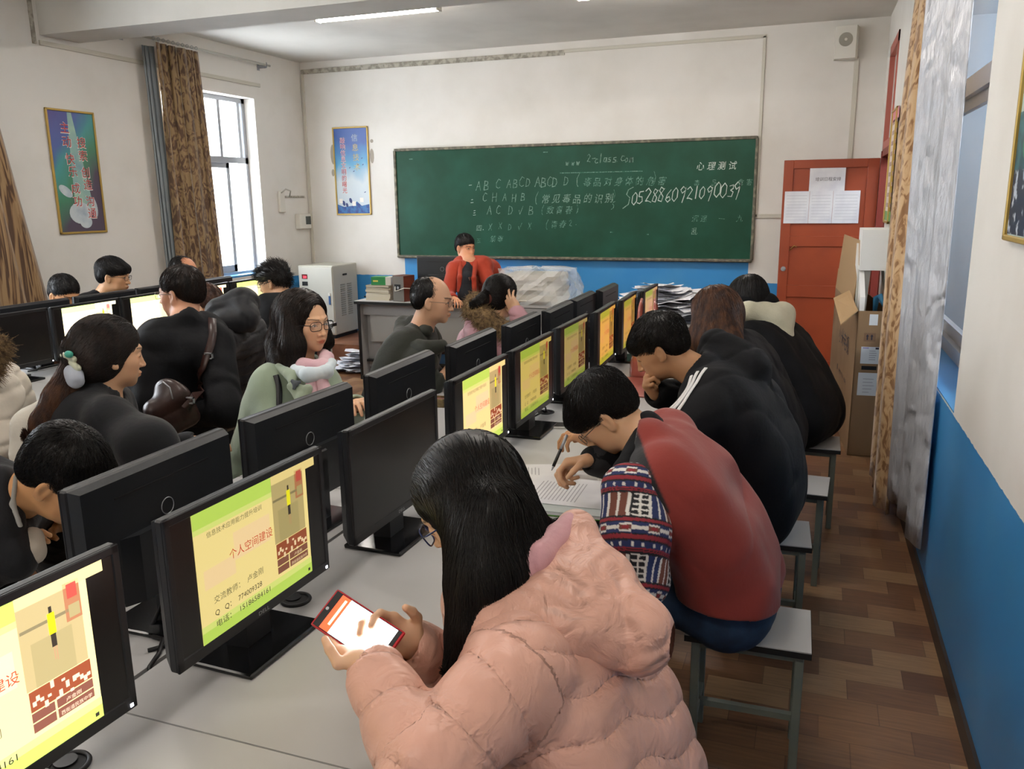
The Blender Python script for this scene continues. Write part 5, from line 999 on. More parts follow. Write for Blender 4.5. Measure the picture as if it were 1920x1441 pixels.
# ================================================================ PEOPLE
def ident(V): return V
FULL = True
def person(label, head, face, pelvis, yaw, coat, th=1., fem=False, sk='C9A080', hair='short', hm=None, hs=None, glasses=None, J=None, hands=None, bow=.05, shw=.175, hres=.0038, cres=.011,
           disp=None, ring=None, extra=None, ctint=None, cmats=None, hextra=None, hflow=None, nstr=900, slen=.03, srad=.0009, legs='sit', trousers='trousers_black', collar=True, fore=.0, lips=0., zip_=False, hlift=.12, hsteps=3, armr=1., brow='1A1412', feet=None, long_coat=.0, hup=0., seam=None, hemz=None, ground=0.):
    e = empty('person', (pelvis[0], pelvis[1], 0), 0, label, 'person'); J = J or {}; hands = hands or {}
    inv = np.array([pelvis[0], pelvis[1], 0.])
    H = np.array(head, float); Rh = Rf(*face); Pv = np.array(pelvis, float); Rb = Rf(yaw); side, fwd = Rb[:, 0], Rb[:, 1]
    NB = J.get('neck', H+Rh@V3(0, -.035, -.155)); u = unit(NB-Pv); mid = (NB+Pv)/2-fwd*bow
    bz = lambda t: (1-t)**2*Pv+2*t*(1-t)*mid+t*t*NB
    S = {'R': J.get('SR', NB-u*.055+side*shw+fwd*fore), 'L': J.get('SL', NB-u*.055-side*shw+fwd*fore)}
    W = {}; E = {}
    for s in 'LR':
        sg = 1 if s == 'R' else -1; W[s] = np.array(J.get('W'+s, Pv+fwd*.34+side*sg*.16+V3(0, 0, .26)), float)
        hint = -V3(0, 0, 1)*.8+side*sg*.5-fwd*.2
        if 'E'+s in J: E[s] = np.array(J['E'+s], float)
        else: E[s], W[s] = ik(S[s], W[s], .285, .25, hint)
    # ---- body: head, neck, torso, arms and hands
    hp = xf(head_prims(fem, lips), Rh, H); neck = cone(H+Rh@V3(0, -.022, -.055), NB-u*.02, .052 if fem else .057, .06 if fem else .066, .03)
    V, Q = sdf_mesh(hp+[neck, cone(NB-u*.02, NB-u*.10, .062, .09, .03)], hres); parts = [(V, Q, 0)]
    tor = [cone(bz(t)-side*w, bz(t)+side*w, r, k=.05) for t, w, r in ((0., .07, .095), (.3, .06, .085), (.6, .075, .085), (.88, .07, .07))]+[cone(S['L'], S['R'], .045, k=.04)]
    for s in 'LR': tor += [cone(S[s], E[s], .042, .036, .02), cone(E[s], W[s], .034, .026, .02)]
    tor += [cone(NB-u*.1, NB, .06, .055, .03)]
    V, Q = sdf_mesh(tor, .016); parts.append((V, Q, 0))
    for s in 'LR':
        hd = hands.get(s, {}); fd = hd.get('dir', W[s]-E[s]); pl = hd.get('palm', V3(0, 0, -1)+.2*fwd); R_ = hand_frame(fd, pl)
        V, Q = sdf_mesh(xf(hand_prims(-1 if s == 'R' else 1, hd.get('curl', (.45, .5, .55, .6)), hd.get('thumb', (.4, .5)), sc=.93 if fem else 1.), R_, W[s]), hd.get('res', .0045)); parts.append((V, Q, 0))
    parts = [(V-inv, Q, m) for V, Q, m in parts]
    base = np.array(srgb(sk)); ht = head_tint(sk, fem, brow)
    def tint(V):
        L = (V+inv-H)@Rh; c = np.tile(base, (len(V), 1)); m = (np.abs(L).max(1) < .125); c[m] = ht(L[m]); return c
    body = nets_obj('body', parts, [skin(sk)], e, tint)
    # ---- coat
    cp = [cone(bz(t)-side*w*th, bz(t)+side*w*th, r*th, k=.06, ring=None) for t, w, r in ((0., .095, .128), (.22, .088, .118), (.45, .095, .113), (.7, .105, .108), (.88, .085, .088))]
    cp += [cone(S['L'], S['R'], .066*th, k=.05)]
    if long_coat: cp += [cone(Pv-side*.09-V3(0, 0, long_coat), Pv+side*.09-V3(0, 0, long_coat), .13*th, k=.06)]
    for s in 'LR':
        cp += [cone(S[s], E[s], .066*th*armr, .058*th*armr, .035, ring=ring), cone(E[s], W[s]-unit(W[s]-E[s])*.01, .055*th*armr, .040*th*armr, .02, ring=ring)]
    if collar: cp += [cone(NB-u*.03-fwd*.0, NB+u*.018, .078, .066, .03)]
    if extra: cp += extra
    if collar: cp += [cone(NB-u*.05+fwd*.01, NB+Rh@V3(0, .03, .09), .056, .062, .01, sub=True)]
    for s in 'LR':
        d = unit(W[s]-E[s]); cp += [cone(W[s]-d*.012, W[s]+d*.03, .029, .034, .006, sub=True)]
    V, Q = sdf_mesh(cp, cres, disp, clip=None if hemz is None else (lambda P: hemz-P[..., 2]+.06*((P-Pv)@fwd)))
    cm = [coat] if not isinstance(coat, list) else coat
    co_ = nets_obj('coat', [(V-inv, Q, 0)], cm, e, None if ctint is None else (lambda X: ctint(X+inv)), seam=None if seam is None else (lambda X: seam(X+inv)))
    if isinstance(coat, list) and cmats is not None:
        n = len(co_.data.polygons); cen = np.empty(n*3, np.float32); co_.data.polygons.foreach_get('center', cen); co_.data.polygons.foreach_set('material_index', cmats(cen.reshape(-1, 3)+inv).astype(np.int32))
    # ---- legs and shoes
    tp = []; A = {}
    for s, sg in (('L', -1), ('R', 1)):
        hip = Pv+side*sg*.085+V3(0, 0, -.02)
        if legs == 'sit': knee = hip+fwd*.40+side*sg*.03+V3(0, 0, .0); ank = V3(knee[0], knee[1], .09)+fwd*.03
        else: knee = V3(hip[0], hip[1], .47+ground*.7)+fwd*.03; ank = V3(hip[0], hip[1], .09+ground)
        if legs == 'sit': knee[2] = min(max(knee[2], .47), .53)
        A[s] = ank; tp += [cone(hip, knee, .088, .062, .03), cone(knee, ank, .058, .042, .02)]
    tp += [cone(Pv-side*.08-V3(0, 0, .01), Pv+side*.08-V3(0, 0, .01), (.135 if hemz else .108) if legs == 'sit' else .12, k=.04)]
    V, Q = sdf_mesh(tp, .013, folds(.004, .9, 3)); nets_obj('trousers', [(V-inv, Q, 0)], [MATS[trousers]], e)
    for s in 'LR':
        a = A[s]; V, Q = sdf_mesh([cone((a[0], a[1], .045+ground), a+fwd*.13-V3(0, 0, .05), .042, .036, .02), rbox(a+fwd*.06-V3(0, 0, .08), V3(.045, .045, .008), rd=.008, k=.01)], .01, clip=lambda P: .002+ground-P[..., 2]); nets_obj('shoe', [(V-inv, Q, 0)], [MATS['shoe_black']], e)
    # ---- hair
    hm = hm or HB; k = hair
    base_h = {'short': HSHORT, 'fringe': HFRINGE, 'spiky': HFRINGE, 'bald': HBALD}.get(k, lambda: hair_long(k, hup))(); hw = xf(base_h, Rh, H)+(hextra or [])
    V, Q = sdf_mesh(hw, .006 if hres < .0042 else .0075, folds(.0016, 2.2, 5))
    def fl(P):
        L = (P-H)@Rh; d = L-V3(.01, -.055, .115); d = d/np.maximum(np.linalg.norm(d, axis=1, keepdims=True), .03)
        if k == 'spiky': d = d*.5+V3(0, .6, .8)*(L[:, 2:] > .03)
        if k == 'fringe': d = d+V3(.25, .4, -.1)*(L[:, 1:2] > 0)
        return d@Rh.T
    st = strands(hw, V, int(nstr*1.5), hsteps, slen, hflow or fl, lift=hlift, off=.002, rad=srad, jit=.3 if hflow is None else .12, project=k not in ('spiky',))
    nets_obj('hair', [(V-inv, Q, 0)], [hm], e, strands=[(st[0]-inv, st[1], 0)] if st else None)
    # ---- glasses
    if glasses:
        gm, rx, rz, tr = glasses; M = Matrix.Identity(4)
        for i in range(3):
            for j in range(3): M[i][j] = Rh[i, j]
            M[i][3] = H[i]-inv[i]
        b = MB(); N_ = 22
        for sg in (-1, 1):
            pts = []
            for i in range(N_):
                a = 2*PI*i/N_; cx, cz = math.cos(a), math.sin(a); pts.append((sg*.0325+rx*math.copysign(abs(cx)**.55, cx), .0985-abs(sg*.0325+rx*cx)*.12, -.003+rz*math.copysign(abs(cz)**.6, cz)))
            b.tube(pts, tr, gm, 6, True, M)
            b.tube([(sg*(.0325+rx), .094, .004), (sg*.074, .075, .004), (sg*.080, .0, .0), (sg*.076, -.02, -.012)], tr*1.1, gm, 6, M=M)
        b.tube([(-.008, .0995, .002), (0, .103, .005), (.008, .0995, .002)], tr, gm, 6, M=M); go = b.build('glasses', e)
        b = MB()
        for sg in (-1, 1): b.raw([(sg*.0325+rx*.9*math.cos(2*PI*i/14), .0975-abs(sg*.0325+rx*math.cos(2*PI*i/14))*.12, -.003+rz*.9*math.sin(2*PI*i/14)) for i in range(14)], [tuple(range(14))], MATS['lens'], M)
        b.build('lens', go)
    return dict(e=e, inv=inv, H=H, Rh=Rh, Pv=Pv, NB=NB, u=u, side=side, fwd=fwd, S=S, E=E, W=W, bz=bz)
mat('trousers_black', '0E0F13', .8, bump=(60, .2, .003)); mat('jeans', '1F3048', .75, noise=(14, '2E4A6C', .4, .7), bump=(120, .2, .002)); mat('shoe_black', '18181A', .5); mat('lens', 'FFFFFF', .03, alpha=.10)
def cloth(name, c, rough=.75, c2=None, b=(40, .5, .006), sheen=.1, spec=.3, ridge=(5, 1., .05)): return mat(name, c, rough, spec=spec, noise=(9, c2 or c, .4, .7), bump=b, sheen=sheen, ridge=ridge)
PUFFPK = cloth('salmon_puffer', 'D2A08E', .45, 'C79484', (25, .4, .006), .15, .45, (11, .9, .010, (1, 1, .55))); LINPK = cloth('pink_lining', 'CB9AA0', .6, 'C08E94'); REDJ = cloth('brick_red_cotton', '84302A', .85, '8E372F', (70, .25, .003)); BLKJ = cloth('black_cotton', '0B0C10', .8, '101116', (60, .4, .004), 0., .25)
GUN = mat('black_glasses', '1A1A22', .25); BLUEG = mat('navy_glasses', '1C2A5A', .25); WIRE = mat('wire_glasses', '6A6258', .3, .8)
down = lambda P: np.tile(V3(0, 0, -1), (len(P), 1))
# ---------------------------------------------------------------- woman in the pink puffer coat (nearest)
A = atd
H1 = A(872, 942, 1.66); R1 = Rf(192, 38, 0); n1 = A(985, 1120, 1.58)
J1 = dict(neck=n1, SL=A(965, 1265, 1.38), EL=A(800, 1450, 1.22), WL=A(705, 1262, 1.355), SR=A(905, 1120, 1.78), ER=A(905, 1300, 1.68), WR=A(772, 1212, 1.50))
pv1 = V3(-.285, 1.30, .53)
phone_c = A(672, 1180, 1.42)
lk = lambda *p: [A(*q) for q in p]
hx1 = [cone(H1+R1@V3(0, -.05, .02), A(930, 1000, 1.60), .088, .085, .05), cone(A(930, 1000, 1.60), A(955, 1075, 1.55), .085, .06, .05), cone(A(955, 1075, 1.55), A(900, 1100, 1.5), .06, .05, .05),
       cone(A(925, 960, 1.53), A(905, 1080, 1.49), .055, .050, .04), cone(A(905, 1080, 1.49), A(880, 1180, 1.46), .050, .034, .04), cone(A(880, 1180, 1.46), A(848, 1245, 1.44), .034, .014, .03),
       cone(A(850, 925, 1.57), A(893, 1010, 1.52), .045, .046, .04), cone(A(893, 1010, 1.52), A(895, 1100, 1.475), .046, .04, .03), cone(A(975, 1020, 1.62), A(1045, 1010, 1.66), .055, .03, .04), cone(A(1045, 1010, 1.66), A(1070, 978, 1.66), .024, .016, .02), cone(A(1070, 978, 1.66), A(1086, 1000, 1.64), .016, .010, .02)]
def fl1(P):
    L = (P-H1)@R1; w = np.clip((L[:, 2:]-.02)/.09, 0, 1); side_ = np.sign(L[:, :1]+.0)*V3(1, 0, 0)+V3(0, -.45, 0); return (side_@R1.T)*w+(V3(.06, -.03, -1))*(1-w*.8)
U1 = unit(n1-pv1); hoodc = [A(1082, 985, 1.66), A(1225, 1195, 1.50), A(905, 1170, 1.46)]
q1 = quilt(unit(np.array(U1)+V3(0, .25, .0)), .085, .010, .020, w=.06, dimple=.35); f1 = folds(.0012, .8, 4)
PUFB = puffer('salmon_puffer_fabric', 'DAA896', 'D0A08E', depth=.012, ridge=(5, .9, .03), wr=(14, .7, .012), pucker=(45, 1., .014)); PUFH = puffer('salmon_hood', 'DAA896', 'CFA08E', .004, ridge=(8, 1., .042), wr=(20, 1., .014))
def seam1(P):
    a, b_, c_ = J1['SL'], J1['EL'], J1['WL']; ua = unit(b_-a); ub = unit(c_-b_); w = .018*np.sin(P[:, 0]*13+P[:, 2]*9)+.010*np.sin(P[:, 1]*27+P[:, 0]*17)
    s = (P@unit(np.array(U1)+V3(0, .35, 0))+w)/.068; d1 = pdist(cone(a, b_, .085), P); d2 = pdist(cone(b_, c_, .075), P); la = (P-a)@ua; lb = (P-b_)@ub
    up = (d1 < .014) & (la > .0) & (d1 <= d2); lo = (d2 < .014) & (d2 < d1); s = np.where(up, (la+w+.35*(P[:, 2]-a[2])*0+.25*(P[:, 1]-a[1]))/.085+.4, s); s = np.where(lo, (lb+w)/.075+.3, s)
    c = J1['SR']; d = J1['ER']; d3 = pdist(cone(c, d, .075), P); d4 = pdist(cone(d, J1['WR'], .065), P); rr = (np.minimum(d3, d4) < .01); return np.where(rr, ((P-c)@unit(J1['WR']-c)+w)/.07, s)
def puff1(P): s = seam1(P); return -.0075*(np.abs(np.sin(PI*s))**.5-.7)+f1(P)
p = person('long-haired woman in a pink puffer coat, nearest of all, looking at a red phone', H1, (192, 38, 0), pv1, 172, PUFB, seam=seam1, th=1.14, fem=True, sk='D6AC8C', hair='long', hextra=hx1, hflow=fl1, nstr=2600, slen=.30, srad=.0009, hsteps=16, hlift=.02, J=J1, bow=.07, armr=1.12,
    hands={'L': dict(dir=A(648, 1225, 1.42)-J1['WL'], palm=V3(.2, .45, .5), curl=(.25, .3, .4, .5), thumb=(-.9, .2), res=.0026), 'R': dict(dir=A(690, 1150, 1.46)-J1['WR'], palm=V3(-.1, -.9, .2), curl=(.5, .55, .6, .7), thumb=(-.5, .15), res=.0026)},
    cres=.0048, hres=.003, glasses=(BLUEG, .027, .020, .0017), disp=puff1, ring=None, collar=False, trousers='trousers_black', lips=0)
def slab(tri, r, k=.03):
    a, b, c = tri; return [cone(a, b, r[0], r[1], k), cone(b, c, r[1], r[2], k), cone(c, a, r[2], r[0], k)]+[cone((a+b)/2, (b+c)/2, r[1], k=k), cone((a+b+c)/3, c, r[1], r[2], k), cone((a+b+c)/3, a, r[1], r[0], k), cone((a+b+c)/3, b, r[1], k=k)]
hd = [A(1080, 995, 1.64), A(1190, 1188, 1.47), A(930, 1175, 1.45)]
V, Q = sdf_mesh(slab(hd, (.022, .052, .033), .05), .0048, folds(.0035, 1.4, 9)); nets_obj('hood', [(V-p['inv'], Q, 0)], [PUFH], p['e'], seam=lambda X: np.full(len(X), .5))
hl = [A(1072, 985, 1.63), A(1005, 1050, 1.52), A(915, 1160, 1.49)]
V, Q = sdf_mesh(slab(hl, (.010, .018, .012), .04), .0048, folds(.004, 1.6, 10)); nets_obj('hood_lining', [(V-p['inv'], Q, 0)], [LINPK], p['e'])
for s, a, b in (('R', 'ER', 'WR'), ('L', 'EL', 'WL')):
    d = unit(J1[b]-J1[a]); V, Q = sdf_mesh([cone(J1[b]-d*.05, J1[b]+d*.0, .0505, .047, .01), cone(J1[b]-d*.02, J1[b]+d*.03, .036, .038, .006, sub=True)], .005, folds(.002, 2, 2)); nets_obj('cuff', [(V-p['inv'], Q, 0)], [PUFH], p['e'], seam=lambda X: np.full(len(X), .5))
zd = unit(A(607, 1145, 1.46)-A(733, 1222, 1.40)); xd = unit(A(700, 1120, 1.45)-A(655, 1180, 1.42)); 
M = frame(phone_c, xd, zd); phone(None, M, 'red phone with glowing white page held by the woman in pink', mat('red_case', 'B3202A', .3), GREYPL, L=.155, Wd=.075, red=True)
def onto(pr, P, off=.003, it=4):
    P = np.array(P, float)
    for _ in range(it): P = P-fgrad(pr, P)*(feval(pr, P)-off)[:, None]
    return P
def ribbon(pr, pts, width, m, name, parent, inv, off=.004, n=26, thick=.003):
    """a flat band of real thickness lying on a field along a polyline"""
    pts = np.array(pts, float); t = np.linspace(0, len(pts)-1, n); C0 = np.stack([np.interp(t, range(len(pts)), pts[:, i]) for i in range(3)], 1); C0 = onto(pr, C0, off); T = np.gradient(C0, axis=0); T /= np.linalg.norm(T, axis=1, keepdims=True)
    G = fgrad(pr, C0); B = np.cross(T, G); B /= np.linalg.norm(B, axis=1, keepdims=True); A_ = C0+B*width/2; B_ = C0-B*width/2; V = np.concatenate([onto(pr, A_, off), onto(pr, B_, off)])
    V = np.concatenate([V, V+np.tile(G, (2, 1))*thick])-inv; F = []
    for i in range(n-1): F += [(2*n+i, 2*n+i+1, 3*n+i+1, 3*n+i), (i, 2*n+i, 2*n+i+1, i+1)[::-1], (n+i, n+i+1, 3*n+i+1, 3*n+i)[::-1]]
    b = MB(); b.raw([tuple(v) for v in V], F, m, smooth=True); return b.build(name, parent)
def on_ray(pr, px, py, d0=2., d1=6., off=.006):
    for d in np.arange(d0, d1, .01):
        if feval(pr, A(px, py, d)[None])[0] < off: return A(px, py, d)
    return A(px, py, d1)
def add(p, name, pr, h, mats, disp=None, tint=None, st=None):
    V, Q = sdf_mesh(pr, h, disp); s = None
    if st:
        q = strands(pr, V, **st); s = [(q[0]-p['inv'], q[1], 0)]
    return nets_obj(name, [(V-p['inv'], Q, 0)], mats, p['e'], (lambda X: tint(X+p['inv'])) if tint else None, s)
def coat_field(p, th=1.):
    bz, sd = p['bz'], p['side']; cp = [cone(bz(t)-sd*w*th, bz(t)+sd*w*th, r*th, k=.06) for t, w, r in ((0., .095, .128), (.22, .088, .118), (.45, .095, .113), (.7, .105, .108), (.88, .085, .088))]+[cone(p['S']['L'], p['S']['R'], .066*th, k=.05)]
    for s in 'LR': cp += [cone(p['S'][s], p['E'][s], .066*th, .058*th, .035), cone(p['E'][s], p['W'][s], .055*th, .040*th, .02)]
    return cp
# ---------------------------------------------------------------- man writing, brick red jacket back
H2 = A(1132, 775, 2.46); pv2 = V3(-.175, 2.37, .53)
J2 = dict(neck=A(1222, 838, 2.36), SL=A(1205, 935, 2.24), EL=A(1198, 1085, 2.17), WL=A(1165, 1045, 2.28), SR=A(1255, 815, 2.56), ER=A(1215, 880, 2.58), WR=A(1112, 862, 2.47))
blk = np.array(srgb('15161A')); red = np.array(srgb('8A3129'))
def t2(P):
    c = np.tile(red, (len(P), 1)); d = np.linalg.norm(P-A(1180, 850, 2.3), axis=1); ax = unit(J2['EL']-J2['SL'])
    q = A(1191, 800, 2.3); nn = unit(np.cross(A(1252, 945, 2.2)-q, unit(V3(-.2, .97, -.1)))); nn = nn*np.sign(nn[0]+1e-9); m = np.clip(.5-((P-q)@nn)/.006, 0, 1)[:, None]*np.clip(.5+(P[:, 2:]-A(1250, 955, 2.2)[2]-.5*(P[:, :1]-A(1250, 955, 2.2)[0]))/.006, 0, 1); m = np.maximum(m, np.clip(.5-(P[:, 2:]-.5)/.008, 0, 1)); return c*(1-m)+blk*m
COAT2 = mat('red_black_jacket', '8A3129', .85, attr=True, bump=(70, .25, .003), sheen=.15, ridge=(4, 1., .05))
p2 = person('man in a brick red and black jacket with patterned sleeves bent over papers, writing', H2, (190, 50, 0), pv2, 178, COAT2, ctint=t2, th=1.12, J=J2, bow=.10, hair='fringe', nstr=3200, slen=.06, srad=.0011, hsteps=4, hlift=.16, hres=.003, cres=.0065, hemz=.56, sk='CFA380', trousers='jeans', disp=folds(.0055, .6, 12),
    glasses=(WIRE, .024, .016, .0013), hands={'R': dict(dir=A(1050, 872, 2.47)-J2['WR'], palm=V3(-.1, -.6, -.9), curl=(.75, .85, 1.0, 1.1), thumb=(.5, .6), res=.003), 'L': dict(res=.004)})
pat = {'k': '1A1A20', 'w': 'D8D5D0', 'r': '8E2733', 'n': '22305E', 'b': '6E4034'}; pat = {k: np.array(srgb(v)) for k, v in pat.items()}
def tsl(P, a=J2['SL'], b=J2['EL']):
    ax = unit(b-a); L = np.linalg.norm(b-a); s = (P-a)@ax; u = unit(np.cross(ax, V3(.2, .9, 0))); v = np.cross(ax, u); ang = np.arctan2((P-a)@v, (P-a)@u); y = ((s+.02)/.155) % 1; x = ang/(2*PI)*14; fx = x-np.floor(x); ix = np.floor(x).astype(int) % 3
    c = np.tile(pat['k'], (len(P), 1)); m = lambda q: q
    c[(y < .10)] = pat['n']; z = (y < .085) & (y > .02) & (((fx > .3) & (fx < .42)) | ((fx > .75) & (fx < .87))); c[z] = pat['w']
    c[(y >= .10) & (y < .16)] = pat['r']; c[(y >= .128) & (y < .14)] = pat['k']
    st = (y > .20) & (y < .60); q = fx; cc = np.where((ix == 0)[:, None], pat['b'], np.where((ix == 1)[:, None], pat['n'], pat['k'])); c[st] = cc[st]
    w = st & ((q < .16) | ((q > .5) & (q < .62))); c[w] = pat['w']; lad = st & (ix == 2) & (q > .1) & (q < .9) & ((np.floor(y*32) % 3) == 0); c[lad] = pat['w']
    c[(y >= .63) & (y < .68)] = pat['r']; zz = (y > .70) & (y < .88); t = np.abs(((x*.8) % 1)-.5); up = np.where(t < .22, .735, .775); lo = np.where(t < .22, .845, .805)
    c[zz] = pat['n']; i_ = zz & (y > up) & (y < lo); c[i_] = pat['b']; e_ = zz & ((np.abs(y-up) < .016) | (np.abs(y-lo) < .016)); c[e_] = pat['w']; c[zz & (t < .12) & (y > .765) & (y < .815)] = pat['r']
    c[(y >= .90) & (y < .97)] = pat['r']; return c
SLV = mat('patterned_sleeve', '303040', .85, attr=True, bump=(90, .2, .002))
add(p2, 'patterned_sleeve', [cone(A(1180, 918, 2.21), A(1192, 1000, 2.17), .074, .086, .03), cone(A(1192, 1000, 2.17), J2['EL'], .086, .074, .03), cone(J2['EL'], J2['EL']+(J2['WL']-J2['EL'])*.75, .070, .058, .03)], .0032, [SLV], folds(.004, 1.3, 21), tsl)
add(p2, 'black_cuff', [cone(J2['WR']+unit(J2['ER']-J2['WR'])*.005, J2['ER'], .043, .064, .02)], .006, [BLKJ], folds(.003, 1.5, 22))
add(p2, 'standing_collar', [cone(A(1215, 795, 2.40), A(1170, 880, 2.27), .030, .026, .02), cone(A(1215, 795, 2.40), A(1235, 800, 2.5), .035, .03, .02), cone(A(1170, 880, 2.27), A(1148, 895, 2.33), .024, .018, .02)], .006, [BLKJ], folds(.003, 1.5, 23))
pe = empty('pen', tuple(A(1036, 868, 2.44)), 0, 'black and silver pen in the hand of the writing man', 'pen'); tip = A(1034, 882, 2.42); top = A(1063, 815, 2.44); o = A(1036, 868, 2.44)
one('barrel', lambda b: b.tube([tip-o+(top-tip)*.12, tip-o+(top-tip)*.6], .0048, EDGE, 10), parent=pe); one('silver_cap', lambda b: b.tube([tip-o+(top-tip)*.6, top-o], .0045, ALU, 10).tube([tip-o, tip-o+(top-tip)*.12], [.001, .004], ALU, 8), parent=pe)
ke = empty('keys', tuple(A(1430, 1130, 2.3)), 0, 'small silver keys hanging at the hip of the writing man', 'keys'); one('key_ring', lambda b: b.ring((0, 0, 0), .012, .0015, ALU, 'y'), parent=ke)
for i in (-1, 1): one('key', lambda b: b.box((i*.006-.004, -.002, -.045), (i*.006+.004, .0, -.008), ALU), parent=ke)
# ---------------------------------------------------------------- man in black jacket with white stripes
H3 = A(1236, 652, 3.02); pv3 = V3(-.16, 3.14, .55)
J3 = dict(neck=A(1325, 702, 2.97), SL=A(1320, 775, 2.80), EL=A(1225, 840, 2.72), WL=A(1122, 826, 2.78), SR=A(1370, 690, 3.15), ER=A(1290, 745, 3.2), WR=A(1232, 738, 3.07))
p3 = person('man in a black jacket with two white shoulder stripes, chin on his fist', H3, (184, 32, 0), pv3, 172, BLKJ, th=1.28, J=J3, bow=.13, hair='fringe', nstr=2200, slen=.04, srad=.0011, hsteps=4, hres=.0032, cres=.008, sk='B98A66', disp=folds(.006, .7, 31),
    extra=[cone(A(1345, 655, 3.05), A(1400, 690, 3.0), .075, .085, .04)], hands={'R': dict(dir=A(1212, 712, 3.03)-J3['WR'], palm=V3(.6, -.2, .3), curl=(1.3, 1.35, 1.4, 1.4), thumb=(.2, .9), res=.0035), 'L': dict(dir=A(1075, 812, 2.80)-J3['WL'], palm=V3(0, 0, -1), curl=(.5, .6, .65, .7), res=.0035)})
cf = coat_field(p3, 1.28)
for k in (0, 1, 2): ribbon(cf, [A(1318-k*17+6, 690+k*3, 2.84), A(1298-k*17, 712, 2.78), A(1276-k*16, 748, 2.72), A(1261-k*16, 790, 2.68)], .011, mat('white_stripe', 'D9D9D9', .6), 'white_stripe', p3['e'], p3['inv'], .004)
M = hand_frame(J3['WL']-J3['EL'], V3(0, 0, -1)); w = J3['WL']-unit(J3['WL']-J3['EL'])*.0-p3['inv']
def watch(b):
    T = Matrix([[*M[0], w[0]], [*M[1], w[1]], [*M[2], w[2]], [0, 0, 0, 1]]); b.ring((0, .0, 0), .029, .006, ALU, 'y', M=T, sx=.8, sy=1.0); b.cyl((0, 0, .024), .019, .008, mat('watch_face', 'D8D8D4', .2), 20, 'z', T)
one('wrist_watch', watch, parent=p3['e'])
# ---------------------------------------------------------------- long haired woman and cream hood woman
H4 = A(1338, 588, 3.85); pv4 = V3(-.13, 3.98, .56)
d4 = [cone(H4+V3(.03, .0, .0), A(1330, 640, 3.82), .100, .10, .05), cone(A(1345, 620, 3.80), A(1375, 690, 3.68), .10, .085, .05), cone(A(1375, 690, 3.68), A(1390, 740, 3.62), .085, .04, .04)]
person('woman with long reddish brown hair in black, sitting behind the striped jacket', H4, (178, 25, 0), pv4, 176, BLKJ, th=1.1, fem=True, hair='long', hm=HBR, hextra=d4, hflow=lambda P: down(P)+V3(.25, -.15, 0), nstr=2600, slen=.34, srad=.0015, hsteps=12, hlift=.02, hres=.0045, cres=.011, sk='C99A78', disp=folds(.005, .8, 41))
H5 = A(1400, 560, 4.45); pv5 = V3(-.0, 4.45, .56)
d5 = [cone(H5, H5+V3(.02, -.02, -.10), .095, .085, .04)]
p5 = person('woman in a black coat with a cream fleece hood, sitting nearest the red door', H5, (150, 18, 0), pv5, 160, BLKJ, th=1.22, fem=True, hair='long', hextra=d5, hflow=lambda P: down(P)+V3(.2, 0, 0), nstr=1500, slen=.16, srad=.0014, hsteps=8, hlift=.02, hres=.0045, cres=.011, disp=folds(.005, .8, 51), bow=.08)
CRM = cloth('cream_fleece', 'CFCBB4', .95, 'BDB9A0', (160, .6, .004), .3, .1, (14, .2, .004))
add(p5, 'hood', slab([A(1403, 583, 4.30), A(1468, 588, 4.38), A(1468, 632, 4.30)], (.035, .045, .035), .05), .009, [CRM], folds(.004, 1.2, 52))
add(p5, 'hood_rim', [cone(A(1385, 575, 4.36), A(1440, 568, 4.40), .05, .05, .03), cone(A(1440, 568, 4.40), A(1468, 590, 4.42), .045, .03, .03)], .009, [BLKJ], folds(.004, 1.2, 53))
# ---------------------------------------------------------------- teacher
TJ = cloth('rust_red_jacket', 'A83A22', .75, '9C3520', (50, .2, .003))
H6 = A(873, 463, 7.75); pv6 = V3(H6[0]+.03, 7.78, .78)
p6 = person('man in a rust red jacket over a dark top standing behind the teacher monitor', H6, (-28, 8, 0), pv6, -75, TJ, th=1.12, hair='short', nstr=900, slen=.03, srad=.0016, hres=.0045, cres=.010, sk='CF9470', disp=folds(.004, 1, 61), J=dict(neck=A(880, 492, 7.62), WL=A(915, 560, 7.3), WR=A(850, 560, 7.25), SL=A(905, 500, 7.65), SR=A(853, 505, 7.6)), bow=.04, feet=.2, collar=False, lips=.006, legs='stand', ground=.2)
DTOP = cloth('dark_top', '16181E', .8); add(p6, 'dark_top', [cone(A(878, 494, 7.64), A(876, 525, 7.5), .060, .06, .03), cone(A(876, 525, 7.5), A(872, 560, 7.48), .06, .07, .03)], .008, [DTOP])
for a, b, nm_ in ((A(892, 492, 7.58), A(888, 522, 7.46), 'lapel'), (A(863, 492, 7.58), A(862, 520, 7.46), 'lapel')): add(p6, nm_, [cone(a, b, .022, .02, .02), cone(b, b+V3(0, 0, -.12), .022, .03, .02)], .008, [TJ])
